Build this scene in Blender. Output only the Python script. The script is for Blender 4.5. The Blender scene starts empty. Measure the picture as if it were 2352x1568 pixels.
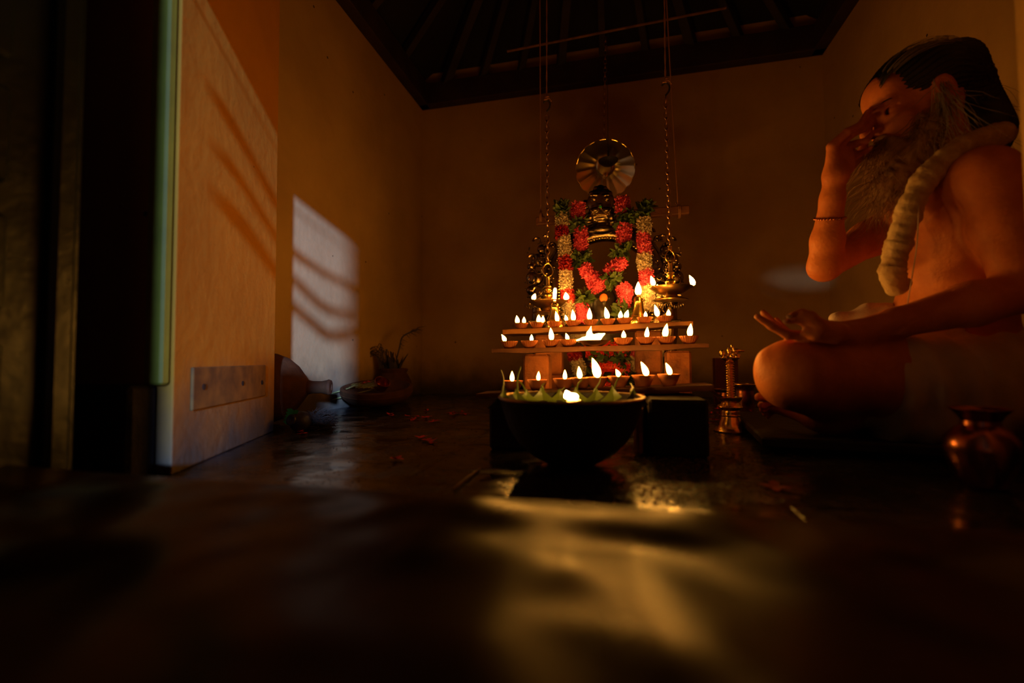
import bpy, math, random
import numpy as np
from mathutils import Vector, Matrix
random.seed(7); np.random.seed(7)
PI = math.pi
S = bpy.context.scene; COL = S.collection
# ------------------------------------------------------------ camera
YAW, PITCH, ROLL, FPX, CAMH = 0.22885, 0.03841, -0.0054, 1045.0, 0.20
cF = np.array([-math.sin(YAW)*math.cos(PITCH), math.cos(YAW)*math.cos(PITCH), math.sin(PITCH)])
_r = np.array([math.cos(YAW), math.sin(YAW), 0.0]); _u = np.cross(_r, cF)
cR = _r*math.cos(ROLL) + _u*math.sin(ROLL); cU = -_r*math.sin(ROLL) + _u*math.cos(ROLL)
CAM = np.array([0, 0, CAMH])
cd = bpy.data.cameras.new('camera'); cam = bpy.data.objects.new('camera', cd); COL.objects.link(cam); S.camera = cam
cam.matrix_world = Matrix(((cR[0], cU[0], -cF[0], 0), (cR[1], cU[1], -cF[1], 0), (cR[2], cU[2], -cF[2], CAMH), (0, 0, 0, 1)))
cd.sensor_width = 36.0; cd.lens = FPX/2352*36.0; cd.clip_start = 0.01
cd.dof.use_dof = True; cd.dof.focus_distance = 1.42; cd.dof.aperture_fstop = 1.5
# ------------------------------------------------------------ world, sun, exposure
w = bpy.data.worlds.new('world'); S.world = w; w.use_nodes = True
w.node_tree.nodes['Background'].inputs[0].default_value = (0.35, 0.55, 1, 1)
w.node_tree.nodes['Background'].inputs[1].default_value = 0.004
S.view_settings.view_transform = 'Standard'; S.view_settings.look = 'None'
S.view_settings.exposure = 0.0; S.view_settings.gamma = 1.0; S.view_settings.use_curve_mapping = False
sd = bpy.data.lights.new('sun', 'SUN'); sun = bpy.data.objects.new('sun', sd); COL.objects.link(sun)
sd.energy = 8.0; sd.color = (0.21, 0.385, 1.0); sd.angle = 0.035
sun.rotation_euler = Vector((-0.612, 1.0, -0.203)).to_track_quat('-Z', 'Y').to_euler()
pd = bpy.data.lights.new('daylight_gleam', 'SPOT'); gl = bpy.data.objects.new('daylight_gleam', pd); COL.objects.link(gl)
pd.energy = 80; pd.color = (0.40, 0.58, 1.0); pd.use_square = True; pd.spot_size = math.radians(5.2); pd.spot_blend = 0.35; pd.shadow_soft_size = 0.05
gl.location = (-0.7, -0.3, 0.75); gl.scale = (1, 0.4, 1)
gl.rotation_euler = (Vector((0.875, 2.5, 0.575)) - Vector(gl.location)).to_track_quat('-Z', 'Y').to_euler()
S.cycles.use_denoising = True; S.cycles.sample_clamp_indirect = 3.0; S.cycles.max_bounces = 6
S.cycles.caustics_reflective = False; S.cycles.caustics_refractive = False
FLAME_ST = 100.0                               # radiance of the oil flames

def dirn(px, py): return cF + cR*(px-1176)/FPX - cU*(py-784)/FPX
def W(px, py, z): return CAM + dirn(px, py)*z
def on(px, py, ax, val):
    d = dirn(px, py); return CAM + d*((val-CAM[ax])/d[ax])
def FL(px, py, h=0.0): return on(px, py, 2, h)
def unit(v): v = np.asarray(v, float); return v/(np.linalg.norm(v)+1e-12)

# ------------------------------------------------------------ materials
def mat(name, base, rough=0.6, metal=0.0, noise=None, bump=None, emit=None, spec=0.5, sss=0, coat=0, col2=None, wave=None):
    m = bpy.data.materials.new(name); m.use_nodes = True; nt = m.node_tree; N = nt.nodes; L = nt.links
    b = N['Principled BSDF']; b.inputs['Base Color'].default_value = (*base, 1); b.inputs['Roughness'].default_value = rough
    b.inputs['Metallic'].default_value = metal; b.inputs['Specular IOR Level'].default_value = spec
    if coat: b.inputs['Coat Weight'].default_value = coat; b.inputs['Coat Roughness'].default_value = 0.2
    if sss: b.inputs['Subsurface Weight'].default_value = sss; b.inputs['Subsurface Radius'].default_value = (1, .35, .15); b.inputs['Subsurface Scale'].default_value = 0.01
    tc = N.new('ShaderNodeTexCoord')
    if noise or col2:
        sc, amt = noise or (8, 1)
        n = N.new('ShaderNodeTexNoise'); n.inputs['Scale'].default_value = sc; n.inputs['Detail'].default_value = 6
        L.new(tc.outputs['Object'], n.inputs['Vector'])
        r = N.new('ShaderNodeValToRGB'); r.color_ramp.elements[0].position = .35; r.color_ramp.elements[1].position = .65
        c2 = col2 or tuple(c*(1-amt) for c in base)
        r.color_ramp.elements[0].color = (*c2, 1); r.color_ramp.elements[1].color = (*base, 1)
        L.new(n.outputs['Fac'], r.inputs['Fac']); L.new(r.outputs['Color'], b.inputs['Base Color'])
    if wave:
        wv = N.new('ShaderNodeTexWave'); wv.inputs['Scale'].default_value = wave[0]; wv.inputs['Distortion'].default_value = wave[1]
        wv.inputs['Detail'].default_value = 3; wv.bands_direction = wave[2]
        L.new(tc.outputs['Object'], wv.inputs['Vector'])
        mx = N.new('ShaderNodeMix'); mx.data_type = 'RGBA'; mx.inputs['A'].default_value = (*base, 1); mx.inputs['B'].default_value = (*wave[3], 1)
        L.new(wv.outputs['Fac'], mx.inputs['Factor']); L.new(mx.outputs['Result'], b.inputs['Base Color'])
    if bump:
        sc, st = bump
        n2 = N.new('ShaderNodeTexNoise'); n2.inputs['Scale'].default_value = sc; n2.inputs['Detail'].default_value = 5
        L.new(tc.outputs['Object'], n2.inputs['Vector'])
        bp = N.new('ShaderNodeBump'); bp.inputs['Strength'].default_value = st; bp.inputs['Distance'].default_value = 0.01
        L.new(n2.outputs['Fac'], bp.inputs['Height']); L.new(bp.outputs['Normal'], b.inputs['Normal'])
    return m
M = {}
def plaster(nm='ochre_plaster', ca=(.40, .24, .085), cb=(.56, .35, .13)):
    m = bpy.data.materials.new(nm); m.use_nodes = True; nt = m.node_tree; N = nt.nodes; L = nt.links; b = N['Principled BSDF']
    g = N.new('ShaderNodeNewGeometry')
    n = N.new('ShaderNodeTexNoise'); n.inputs['Scale'].default_value = 2.2; n.inputs['Detail'].default_value = 8; n.inputs['Roughness'].default_value = .6
    L.new(g.outputs['Position'], n.inputs['Vector'])
    r = N.new('ShaderNodeValToRGB'); r.color_ramp.elements[0].position = .3; r.color_ramp.elements[1].position = .7
    r.color_ramp.elements[0].color = (*ca, 1); r.color_ramp.elements[1].color = (*cb, 1)
    L.new(n.outputs['Fac'], r.inputs['Fac'])
    # grime band near the ground (splash dirt) with a ragged edge
    sx = N.new('ShaderNodeSeparateXYZ'); L.new(g.outputs['Position'], sx.inputs[0])
    n2 = N.new('ShaderNodeTexNoise'); n2.inputs['Scale'].default_value = 9; n2.inputs['Detail'].default_value = 6; L.new(g.outputs['Position'], n2.inputs['Vector'])
    ma = N.new('ShaderNodeMath'); ma.operation = 'MULTIPLY_ADD'; ma.inputs[1].default_value = -.22; L.new(n2.outputs['Fac'], ma.inputs[0]); L.new(sx.outputs['Z'], ma.inputs[2])
    mr = N.new('ShaderNodeMapRange'); mr.inputs['From Min'].default_value = -.10; mr.inputs['From Max'].default_value = .10; L.new(ma.outputs[0], mr.inputs['Value'])
    mx = N.new('ShaderNodeMix'); mx.data_type = 'RGBA'; mx.inputs['A'].default_value = (.11, .085, .05, 1)
    L.new(mr.outputs['Result'], mx.inputs['Factor']); L.new(r.outputs['Color'], mx.inputs['B'])
    # small dark specks
    v = N.new('ShaderNodeTexVoronoi'); v.inputs['Scale'].default_value = 7; L.new(g.outputs['Position'], v.inputs['Vector'])
    cp = N.new('ShaderNodeMath'); cp.operation = 'GREATER_THAN'; cp.inputs[1].default_value = .035; L.new(v.outputs['Distance'], cp.inputs[0])
    mx2 = N.new('ShaderNodeMix'); mx2.data_type = 'RGBA'; mx2.inputs['A'].default_value = (.08, .05, .02, 1)
    L.new(cp.outputs[0], mx2.inputs['Factor']); L.new(mx.outputs['Result'], mx2.inputs['B']); L.new(mx2.outputs['Result'], b.inputs['Base Color'])
    b.inputs['Roughness'].default_value = .75; b.inputs['Specular IOR Level'].default_value = .12
    n3 = N.new('ShaderNodeTexNoise'); n3.inputs['Scale'].default_value = 30; n3.inputs['Detail'].default_value = 8; L.new(g.outputs['Position'], n3.inputs['Vector'])
    bp = N.new('ShaderNodeBump'); bp.inputs['Strength'].default_value = .25; bp.inputs['Distance'].default_value = .01
    L.new(n3.outputs['Fac'], bp.inputs['Height']); L.new(bp.outputs['Normal'], b.inputs['Normal'])
    return m
M['plaster'] = plaster(); M['plaster2'] = plaster('saturated_ochre_paint', (.36, .145, .010), (.50, .21, .014))
def stone(name, lo, hi, rlo, rhi, big, joints):
    m = bpy.data.materials.new(name); m.use_nodes = True; nt = m.node_tree; N = nt.nodes; L = nt.links; b = N['Principled BSDF']
    g = N.new('ShaderNodeNewGeometry')
    def nz(sc, det=8, ro=.6):
        n = N.new('ShaderNodeTexNoise'); n.inputs['Scale'].default_value = sc; n.inputs['Detail'].default_value = det; n.inputs['Roughness'].default_value = ro
        L.new(g.outputs['Position'], n.inputs['Vector']); return n
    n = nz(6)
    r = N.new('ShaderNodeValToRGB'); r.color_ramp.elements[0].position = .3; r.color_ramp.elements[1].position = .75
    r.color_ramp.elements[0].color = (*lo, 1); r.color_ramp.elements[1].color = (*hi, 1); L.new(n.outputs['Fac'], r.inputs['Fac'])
    n2 = nz(11, 6)
    mr = N.new('ShaderNodeMapRange'); mr.inputs['From Min'].default_value = .35; mr.inputs['From Max'].default_value = .65
    mr.inputs['To Min'].default_value = rlo; mr.inputs['To Max'].default_value = rhi; L.new(n2.outputs['Fac'], mr.inputs['Value']); L.new(mr.outputs['Result'], b.inputs['Roughness'])
    n3 = nz(90, 6, .7); n4 = nz(big, 3, .5)
    a = N.new('ShaderNodeMath'); a.operation = 'MULTIPLY_ADD'; a.inputs[1].default_value = 5.0; a.inputs[1].default_value = 5.0 if joints else 22.0; L.new(n4.outputs['Fac'], a.inputs[0])
    if not joints: n3.inputs['Scale'].default_value = 14; n3.inputs['Detail'].default_value = 1; n4.inputs['Detail'].default_value = 1; L.new(n3.outputs['Fac'], a.inputs[2])
    col = r.outputs['Color']; hgt = a.outputs[0]
    if joints:
        br = N.new('ShaderNodeTexBrick'); br.inputs['Scale'].default_value = 1; br.inputs['Brick Width'].default_value = .9; br.inputs['Row Height'].default_value = .56
        br.inputs['Mortar Size'].default_value = .006; br.inputs['Mortar Smooth'].default_value = .3; br.offset = .37
        mp = N.new('ShaderNodeMapping'); mp.inputs['Location'].default_value = (.35, -.13, 0)
        L.new(g.outputs['Position'], mp.inputs[0]); L.new(mp.outputs[0], br.inputs['Vector'])
        mx = N.new('ShaderNodeMix'); mx.data_type = 'RGBA'; mx.inputs['B'].default_value = (.006, .005, .004, 1)
        L.new(br.outputs['Fac'], mx.inputs['Factor']); L.new(col, mx.inputs['A']); col = mx.outputs['Result']
        s = N.new('ShaderNodeMath'); s.operation = 'MULTIPLY_ADD'; s.inputs[1].default_value = -3; L.new(br.outputs['Fac'], s.inputs[0]); L.new(hgt, s.inputs[2]); hgt = s.outputs[0]
    L.new(col, b.inputs['Base Color'])
    if not joints: b.inputs['Specular Tint'].default_value = (1, .60, .24, 1)  # amber tint added to push the reflections towards flame glow
    bp = N.new('ShaderNodeBump'); bp.inputs['Strength'].default_value = .35 if joints else .55; bp.inputs['Distance'].default_value = .004; b.inputs['Specular IOR Level'].default_value = .8 if joints else .24; b.inputs['IOR'].default_value = 1.5 if joints else 1.22
    L.new(hgt, bp.inputs['Height']); L.new(bp.outputs['Normal'], b.inputs['Normal'])
    return m
M['floor'] = stone('dark_wet_stone', (.012, .010, .009), (.045, .038, .032), .07, .38, 7, True)
M['thresh'] = stone('worn_threshold_stone', (.006, .004, .002), (.045, .020, .002), .26, .37, 6, False)  # amber mottling in the base colour stands in for reflected flame glow
M['brass'] = mat('brass', (.78, .50, .14), .24, 1.0, bump=(60, .1))
M['brassd'] = mat('tarnished_brass', (.42, .25, .09), .34, 1.0, noise=(25, .5))
M['bronze'] = mat('dark_bronze', (.30, .215, .13), .24, 1.0, noise=(30, .55), bump=(80, .15))
M['goldtrim'] = mat('gilt', (.95, .68, .22), .22, 1.0)
M['mirror'] = mat('polished_metal', (.85, .66, .32), .30, 1.0)
M['copper'] = mat('copper', (.62, .22, .10), .26, 1.0, noise=(12, .4))
M['clay'] = mat('terracotta', (.34, .095, .024), .75, noise=(40, .3), bump=(120, .2))
M['clayd'] = mat('old_brown_clay', (.11, .040, .010), .8, spec=.15, noise=(14, .5), bump=(60, .3))
M['brick'] = mat('red_brick', (.42, .135, .035), .85, noise=(11, 1), bump=(45, .8), col2=(.13, .04, .014))
M['soot'] = mat('soot_blackened_brick', (.016, .009, .006), .9, noise=(20, .5), bump=(40, .8))
M['iron'] = mat('black_iron', (.022, .016, .013), .55, 0, noise=(20, .4), bump=(50, .3))
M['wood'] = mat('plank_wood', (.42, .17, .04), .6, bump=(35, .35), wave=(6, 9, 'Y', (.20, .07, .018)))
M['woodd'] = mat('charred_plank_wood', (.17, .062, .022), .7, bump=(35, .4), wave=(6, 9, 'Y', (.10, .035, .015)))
M['beam'] = mat('old_roof_timber', (.035, .013, .009), .8, bump=(20, .4), noise=(9, .5))
M['tile'] = mat('roof_boarding', (.012, .008, .006), .9, noise=(6, .5))
M['raft'] = mat('rafter_timber', (.028, .016, .011), .8, noise=(9, .5))
M['skin'] = mat('brown_skin', (.62, .205, .06), .5, spec=.2, noise=(26, 1), bump=(150, .18), sss=.05, col2=(.50, .15, .045))
M['hair'] = mat('black_grey_hair', (.016, .012, .010), .5, noise=(30, .6))
M['greyhair'] = mat('grey_hair', (.30, .26, .22), .5)
M['beard'] = mat('grey_beard', (.40, .22, .10), .65, noise=(22, .45))
M['cloth'] = mat('white_cotton', (.72, .58, .52), .9, noise=(12, .25), bump=(300, .3))
M['roll'] = mat('cream_flower_roll', (.62, .46, .25), .85, bump=(60, .5), noise=(30, 1), col2=(.42, .27, .13))
M['nail'] = mat('nail', (.55, .3, .2), .3)
M['fpink'] = mat('pink_petals', (.60, .060, .14), .6, noise=(120, .25))
M['fred'] = mat('crimson_petals', (.33, .004, .008), .6, noise=(120, .3))
M['fwhite'] = mat('cream_petals', (.50, .40, .30), .65, noise=(120, .2))
M['forange'] = mat('scarlet_petals', (.75, .035, .012), .6, noise=(120, .3))
M['leaf'] = mat('dark_leaves', (.055, .095, .018), .5, noise=(60, .5))
M['betel'] = mat('green_betel_leaf', (.13, .17, .02), .45, noise=(20, .2))
M['blackst'] = mat('black_stone', (.05, .035, .025), .4, noise=(20, .4), bump=(30, .4))
M['kum'] = mat('orange_paste', (.85, .23, .04), .8)
M['rope'] = mat('coir_rope', (.30, .13, .06), .9, bump=(300, .4))
M['chain'] = mat('dark_chain_metal', (.50, .30, .16), .35, 1.0)
M['bluewood'] = mat('dark_blue_painted_wood', (.008, .018, .026), .42, noise=(9, .5), bump=(20, .4))
M['greenpaint'] = mat('green_paint', (.22, .19, .006), .7, noise=(14, .2))
M['redbox'] = mat('dark_red_card', (.12, .016, .012), .6, noise=(30, .4))
M['straw'] = mat('dry_straw', (.045, .03, .014), .8)
M['dry'] = mat('dry_blackened_leaves', (.05, .032, .02), .85, noise=(20, .4))
M['green'] = mat('fresh_green_leaf', (.03, .42, .04), .5)
M['stem'] = mat('yellow_green_stem', (.30, .28, .06), .6)
M['sand'] = mat('sand_grains', (.20, .11, .05), .22, noise=(60, .5))
M['lamp_oil'] = mat('lamp_oil', (.30, .14, .03), .06, coat=1)
M['wick'] = mat('wick', (.3, .2, .12), .9)
M['patch'] = mat('worn_metal_plate', (.24, .115, .022), .8, spec=.1, noise=(25, 1), col2=(.13, .065, .018))
def flame_mat(name, core, tip, st):
    m = bpy.data.materials.new(name); m.use_nodes = True; nt = m.node_tree; N = nt.nodes; L = nt.links
    for n in list(N): N.remove(n)
    o = N.new('ShaderNodeOutputMaterial'); e = N.new('ShaderNodeEmission'); tc = N.new('ShaderNodeTexCoord')
    sx = N.new('ShaderNodeSeparateXYZ'); L.new(tc.outputs['Generated'], sx.inputs[0])
    r = N.new('ShaderNodeValToRGB'); r.color_ramp.elements[0].color = (*[c*.6 for c in core], 1); r.color_ramp.elements[0].position = 0
    r.color_ramp.elements[1].color = (*tip, 1); r.color_ramp.elements[1].position = 1
    k = r.color_ramp.elements.new(.25); k.color = (*core, 1); k = r.color_ramp.elements.new(.75); k.color = (*core, 1)
    L.new(sx.outputs['Z'], r.inputs['Fac']); L.new(r.outputs['Color'], e.inputs['Color']); e.inputs['Strength'].default_value = st
    L.new(e.outputs[0], o.inputs[0]); return m
M['flame'] = flame_mat('flame', (1, .42, .055), (.6, .19, .03), FLAME_ST)
M['flamew'] = flame_mat('white_flame', (1, .47, .09), (.8, .35, .07), FLAME_ST*3.5)

# ------------------------------------------------------------ mesh builder
class MB:
    def __init__(s): s.v = []; s.f = []
    def add(s, V, F):
        o = len(s.v); s.v.extend([tuple(map(float, p)) for p in V]); s.f.extend([tuple(int(i)+o for i in f) for f in F]); return s
    def box(s, c, sz, ax=None, bev=0.0):
        # box with chamfered vertical & horizontal edges through rounding of an 8-corner lattice
        c = np.array(c, float); h = np.array(sz, float)/2
        A = np.eye(3) if ax is None else np.array(ax, float)
        b = min(bev, *(h*.9)) if bev else 0
        if b <= 0:
            P = [c + A.T@(h*np.array([x, y, z])) for x in (-1, 1) for y in (-1, 1) for z in (-1, 1)]
            return s.add(P, [(0, 1, 3, 2), (4, 6, 7, 5), (0, 4, 5, 1), (2, 3, 7, 6), (0, 2, 6, 4), (1, 5, 7, 3)])
        P = []; idx = {}
        for sg in [(x, y, z) for x in (-1, 1) for y in (-1, 1) for z in (-1, 1)]:
            for a in range(3):
                q = h.copy() - b; q[a] = h[a]; idx[(sg, a)] = len(P); P.append(c + A.T@(q*np.array(sg)))
        F = []
        for a in range(3):
            u, v2 = [(1, 2), (2, 0), (0, 1)][a]
            for sgn in (-1, 1):
                q = []
                for (x, y) in ((-1, -1), (1, -1), (1, 1), (-1, 1)):
                    t = [0, 0, 0]; t[a] = sgn; t[u] = x; t[v2] = y; q.append(idx[(tuple(t), a)])
                F.append(q if sgn > 0 else q[::-1])
        for a in range(3):
            u, v2 = [(1, 2), (2, 0), (0, 1)][a]
            for x in (-1, 1):
                for y in (-1, 1):
                    t0 = [0, 0, 0]; t1 = [0, 0, 0]; t0[a] = -1; t1[a] = 1; t0[u] = t1[u] = x; t0[v2] = t1[v2] = y
                    q = [idx[(tuple(t0), u)], idx[(tuple(t1), u)], idx[(tuple(t1), v2)], idx[(tuple(t0), v2)]]
                    F.append(q if x*y > 0 else q[::-1])
        for sg in [(x, y, z) for x in (-1, 1) for y in (-1, 1) for z in (-1, 1)]:
            q = [idx[(sg, 0)], idx[(sg, 1)], idx[(sg, 2)]]; F.append(q if sg[0]*sg[1]*sg[2] > 0 else q[::-1])
        return s.add(P, F)
    def tube(s, path, rad, n=8, cap=True, flat=1.0):
        P = [np.array(p, float) for p in path]; k = len(P)
        R = [rad]*k if np.isscalar(rad) else list(rad)
        T = [unit(P[min(i+1, k-1)]-P[max(i-1, 0)]) for i in range(k)]
        up = np.array([0, 0, 1.0]) if abs(T[0][2]) < .9 else np.array([1.0, 0, 0])
        V = []; F = []; a = unit(np.cross(T[0], up))
        for i in range(k):
            a = unit(a - T[i]*np.dot(a, T[i])); b = np.cross(T[i], a)
            for j in range(n):
                t = 2*PI*j/n; V.append(P[i] + R[i]*(a*math.cos(t) + b*math.sin(t)*flat))
        for i in range(k-1):
            for j in range(n):
                F.append((i*n+j, i*n+(j+1) % n, (i+1)*n+(j+1) % n, (i+1)*n+j))
        if cap: F.append(tuple(range(n))[::-1]); F.append(tuple((k-1)*n+j for j in range(n)))
        return s.add(V, F)
    def lathe(s, prof, o=(0, 0, 0), ax=(0, 0, 1), n=32, flute=None, cap=True):
        o = np.array(o, float); ax = unit(ax); a = unit(np.cross(ax, (0, 1, 0.01) if abs(ax[1]) < .9 else (1, 0, 0))); b = np.cross(ax, a)
        V = []; F = []
        for (r, z, *e) in prof:
            for j in range(n):
                t = 2*PI*j/n; rr = r
                if flute and e: rr = r*(1+e[0]*flute[1]*math.cos(flute[0]*t))
                V.append(o + ax*z + rr*(a*math.cos(t)+b*math.sin(t)))
        k = len(prof)
        for i in range(k-1):
            for j in range(n): F.append((i*n+j, i*n+(j+1) % n, (i+1)*n+(j+1) % n, (i+1)*n+j))
        if cap:
            if prof[0][0] > 1e-6: F.append(tuple(range(n))[::-1])
            if prof[-1][0] > 1e-6: F.append(tuple((k-1)*n+j for j in range(n)))
        return s.add(V, F)
    def ell(s, c, r, ax=None, n=12, m=8):
        c = np.array(c, float); r = np.array(r if np.ndim(r) else [r]*3, float); A = np.eye(3) if ax is None else np.array(ax, float)
        V = [c + A.T@np.array([0, 0, -r[2]])]
        for i in range(1, m):
            p = -PI/2 + PI*i/m
            for j in range(n):
                t = 2*PI*j/n; V.append(c + A.T@(r*np.array([math.cos(p)*math.cos(t), math.cos(p)*math.sin(t), math.sin(p)])))
        V.append(c + A.T@np.array([0, 0, r[2]])); F = []
        for j in range(n): F.append((0, 1+(j+1) % n, 1+j))
        for i in range(m-2):
            for j in range(n): F.append((1+i*n+j, 1+i*n+(j+1) % n, 1+(i+1)*n+(j+1) % n, 1+(i+1)*n+j))
        l = len(V)-1
        for j in range(n): F.append((l, 1+(m-2)*n+j, 1+(m-2)*n+(j+1) % n))
        return s.add(V, F)
    def torus(s, c, R, r, u=(1, 0, 0), v=(0, 0, 1), n=18, m=7, a0=0, a1=2*PI, taper=False):
        c = np.array(c, float); u = unit(u); v = unit(v); full = abs(a1-a0-2*PI) < 1e-6
        K = n if full else n+1; w_ = np.cross(u, v); V = []; F = []
        for i in range(K):
            t = a0+(a1-a0)*i/n; d = u*math.cos(t)+v*math.sin(t); rr = r*(1-.75*i/n) if taper else r
            RR = R*(1-.35*i/n) if taper else R
            for j in range(m):
                q = 2*PI*j/m; V.append(c + d*(RR+rr*math.cos(q)) + w_*rr*math.sin(q))
        for i in range(n):
            i2 = (i+1) % K
            for j in range(m): F.append((i*m+j, i2*m+j, i2*m+(j+1) % m, i*m+(j+1) % m))
        return s.add(V, F)
    def prism(s, poly, z0, z1):
        n = len(poly); V = [(x, y, z0) for x, y in poly] + [(x, y, z1) for x, y in poly]
        return s.add(V, [tuple(range(n))[::-1], tuple(range(n, 2*n))] + [(i, (i+1) % n, n+(i+1) % n, n+i) for i in range(n)])
    def petal(s, c, d, side, L, wd, bend=.3):
        d = unit(d); sd_ = unit(np.cross(d, side)); nn = np.cross(d, sd_); c = np.array(c, float)
        V = [c - sd_*wd*.25, c + sd_*wd*.25, c + d*L*.5 + sd_*wd*.5 + nn*bend*L*.25, c + d*L*.5 - sd_*wd*.5 + nn*bend*L*.25, c + d*L + nn*bend*L*.9 + sd_*wd*.12, c+d*L+nn*bend*L*.9 - sd_*wd*.12]
        return s.add(V, [(0, 1, 2, 3), (3, 2, 4, 5)])
def build(mb, name, m, parent=None, smooth=True, label=None, world=True):
    me = bpy.data.meshes.new(name); me.from_pydata(mb.v, [], mb.f); me.update()
    me.materials.append(m if not isinstance(m, str) else M[m])
    if smooth: me.polygons.foreach_set('use_smooth', [True]*len(me.polygons)); 
    o = bpy.data.objects.new(name, me); COL.objects.link(o)
    if smooth:
        try: me.set_sharp_from_angle(angle=math.radians(38))
        except Exception: pass
    if parent is not None:
        o.parent = parent
        if world:
            root = parent
            while root.parent: root = root.parent
            mw = Matrix.LocRotScale(root.location, root.rotation_euler, None)
            if parent is root: me.transform(mw.inverted())
            else: me.transform(mw.inverted())
    if label: o['label'] = label
    return o
def tag(o, label, cat, group=None, kind=None):
    o['label'] = label; o['category'] = cat
    if group: o['group'] = group
    if kind: o['kind'] = kind
    return o
def thing(name, label, cat, loc, group=None, rz=0):
    o = bpy.data.objects.new(name, None); COL.objects.link(o); o.location = tuple(map(float, loc)); o.rotation_euler = (0, 0, rz); o.empty_display_size = .02
    return tag(o, label, cat, group)
def struct(name, mb, m, smooth=False):
    o = build(mb, name, m, None, smooth); o['kind'] = 'structure'; return o
def curve(pts, n=24):
    P = [np.array(p, float) for p in pts]; out = []; k = len(P)
    for i in range(k-1):
        p0 = P[max(i-1, 0)]; p1 = P[i]; p2 = P[i+1]; p3 = P[min(i+2, k-1)]; m_ = max(2, n//(k-1))
        for j in range(m_):
            t = j/m_; out.append(.5*((2*p1)+(-p0+p2)*t+(2*p0-5*p1+4*p2-p3)*t*t+(-p0+3*p1-3*p2+p3)*t**3))
    out.append(P[-1]); return out

# ------------------------------------------------------------ room shell, added sun blockers
YB, XL, XR, HW = 2.504, -1.130, 1.011, 1.703
A_ = FL(393, 1092); B_ = FL(629, 990)
fl = MB()
fl.box((0.0, 1.5, -.05), (2.6, 2.2, .1)); struct('floor', fl, 'floor')
th = MB()
n1, n2 = 80, 40; V = []; x0, x1, y0, y1 = -1.6, 1.2, -.7, .472
for j in range(n2+1):
    for i in range(n1+1):
        x = x0+(x1-x0)*i/n1; y = y0+(y1-y0)*j/n2
        z = .060 + .0016*math.sin(x*9+y*5)+.0012*math.sin(x*17-y*11+1)
        if j == n2: z = .052
        V.append((x, y, z))
F = [(j*(n1+1)+i, j*(n1+1)+i+1, (j+1)*(n1+1)+i+1, (j+1)*(n1+1)+i) for j in range(n2) for i in range(n1)]
V2 = [(x0+(x1-x0)*i/n1, y1+.002, 0) for i in range(n1+1)]
o_ = len(V); V += V2; F += [(n2*(n1+1)+i, n2*(n1+1)+i+1, o_+i+1, o_+i) for i in range(n1)]
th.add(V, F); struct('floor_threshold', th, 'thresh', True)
b = MB(); b.box((0, YB+.05, 1.0), (2.7, .1, 2.6)); struct('wall_back', b, 'plaster')
b = MB(); b.box((XL-.05, 1.6, 1.0), (.1, 2.2, 2.6)); struct('wall_left', b, 'plaster')
b = MB(); b.box((XR+.05, 1.5, 1.0), (.1, 2.3, 2.6)); struct('wall_right', b, 'plaster')
# splayed doorway wall on the left (the lit reveal)
b = MB(); b.prism([(A_[0], A_[1]), (B_[0], B_[1]), (XL-.02, B_[1]), (-2.6, B_[1]), (-2.6, A_[1])][::-1], 0, 2.6)
o = struct('wall_front_left', b, 'plaster2')
bv = o.modifiers.new('b', 'BEVEL'); bv.width = .004; bv.segments = 3
b = MB(); b.prism([(.535, .62), (.56, .78), (2.6, .78), (2.6, .62)], 0, 2.6); struct('wall_front_right', b, 'plaster')
b = MB(); b.box((0, .57, 1.98), (5.2, .10, 2.03)); struct('wall_front_lintel', b, 'plaster')
b = MB(); b.box((1.855, -.55, 1.3), (3.1, .1, 2.9)); struct('sun_blocker_right', b, 'plaster')  # added unseen panel that cuts the right edge of the sun beam
b = MB(); b.box((.70, -.44, .13), (1.40, .08, .46)); struct('sun_blocker_low', b, 'floor')  # added unseen block that keeps the sun off the threshold
b = MB(); b.box((-1.58, -.55, 1.3), (3.01, .1, 2.9)); struct('sun_blocker_left', b, 'plaster')  # added unseen panel that keeps the sun off the door leaf and post
b = MB(); b.box((.045, -.44, .26), (.11, .07, .50)); struct('sun_blocker_jar', b, 'floor')  # added unseen block that shades the clay jar from the sun
# timber wall plates
b = MB(); b.box((-.06, YB-.02, HW+.065), (2.2, .07, .13), bev=.004); struct('trim_1', b, 'beam')
b = MB(); b.box((XL+.02, 1.75, HW+.065), (.07, 1.5, .13), bev=.004); struct('trim_2', b, 'beam')
b = MB(); b.box((XR-.02, 1.75, HW+.065), (.07, 1.5, .13), bev=.004); struct('trim_3', b, 'beam')
# hipped roof boarding
cx, cy = (XL+XR)/2, 1.6; zt = 2.55
b = MB(); q = [(XL-.2, .5, HW+.05), (XR+.2, .5, HW+.05), (XR+.2, YB+.2, HW+.05), (XL-.2, YB+.2, HW+.05)]
b.add(q+[(cx, cy-.15, zt), (cx, cy+.15, zt)], [(0, 1, 4), (1, 2, 5, 4), (2, 3, 5), (3, 0, 4, 5)]); struct('ceiling', b, 'tile')
ri = 0
def rafter(p, q, sz=.035):
    bb = MB(); p = np.array(p); q = np.array(q); d = unit(q-p); s1 = unit(np.cross(d, (0, 0, 1))); s2 = np.cross(s1, d)
    bb.box((p+q)/2, (np.linalg.norm(q-p), sz, sz*1.4), ax=[d, s1, s2], bev=.003)
    o = build(bb, 'rafter', 'raft', None, False); o['kind'] = 'structure'
for i in range(9):
    x = XL+.15+i*(XR-XL-.3)/8; rafter((x, YB-.02, HW+.13), (cx+(x-cx)*.18, cy+.15, zt-.08), .036 if i % 3 else .045)
for i in range(4):
    y = YB-.3-i*.35; rafter((XL+.02, y, HW+.13), (cx-.05, cy+(y-cy)*.2, zt-.08))
    rafter((XR-.02, y, HW+.13), (cx+.05, cy+(y-cy)*.2, zt-.08))

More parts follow.
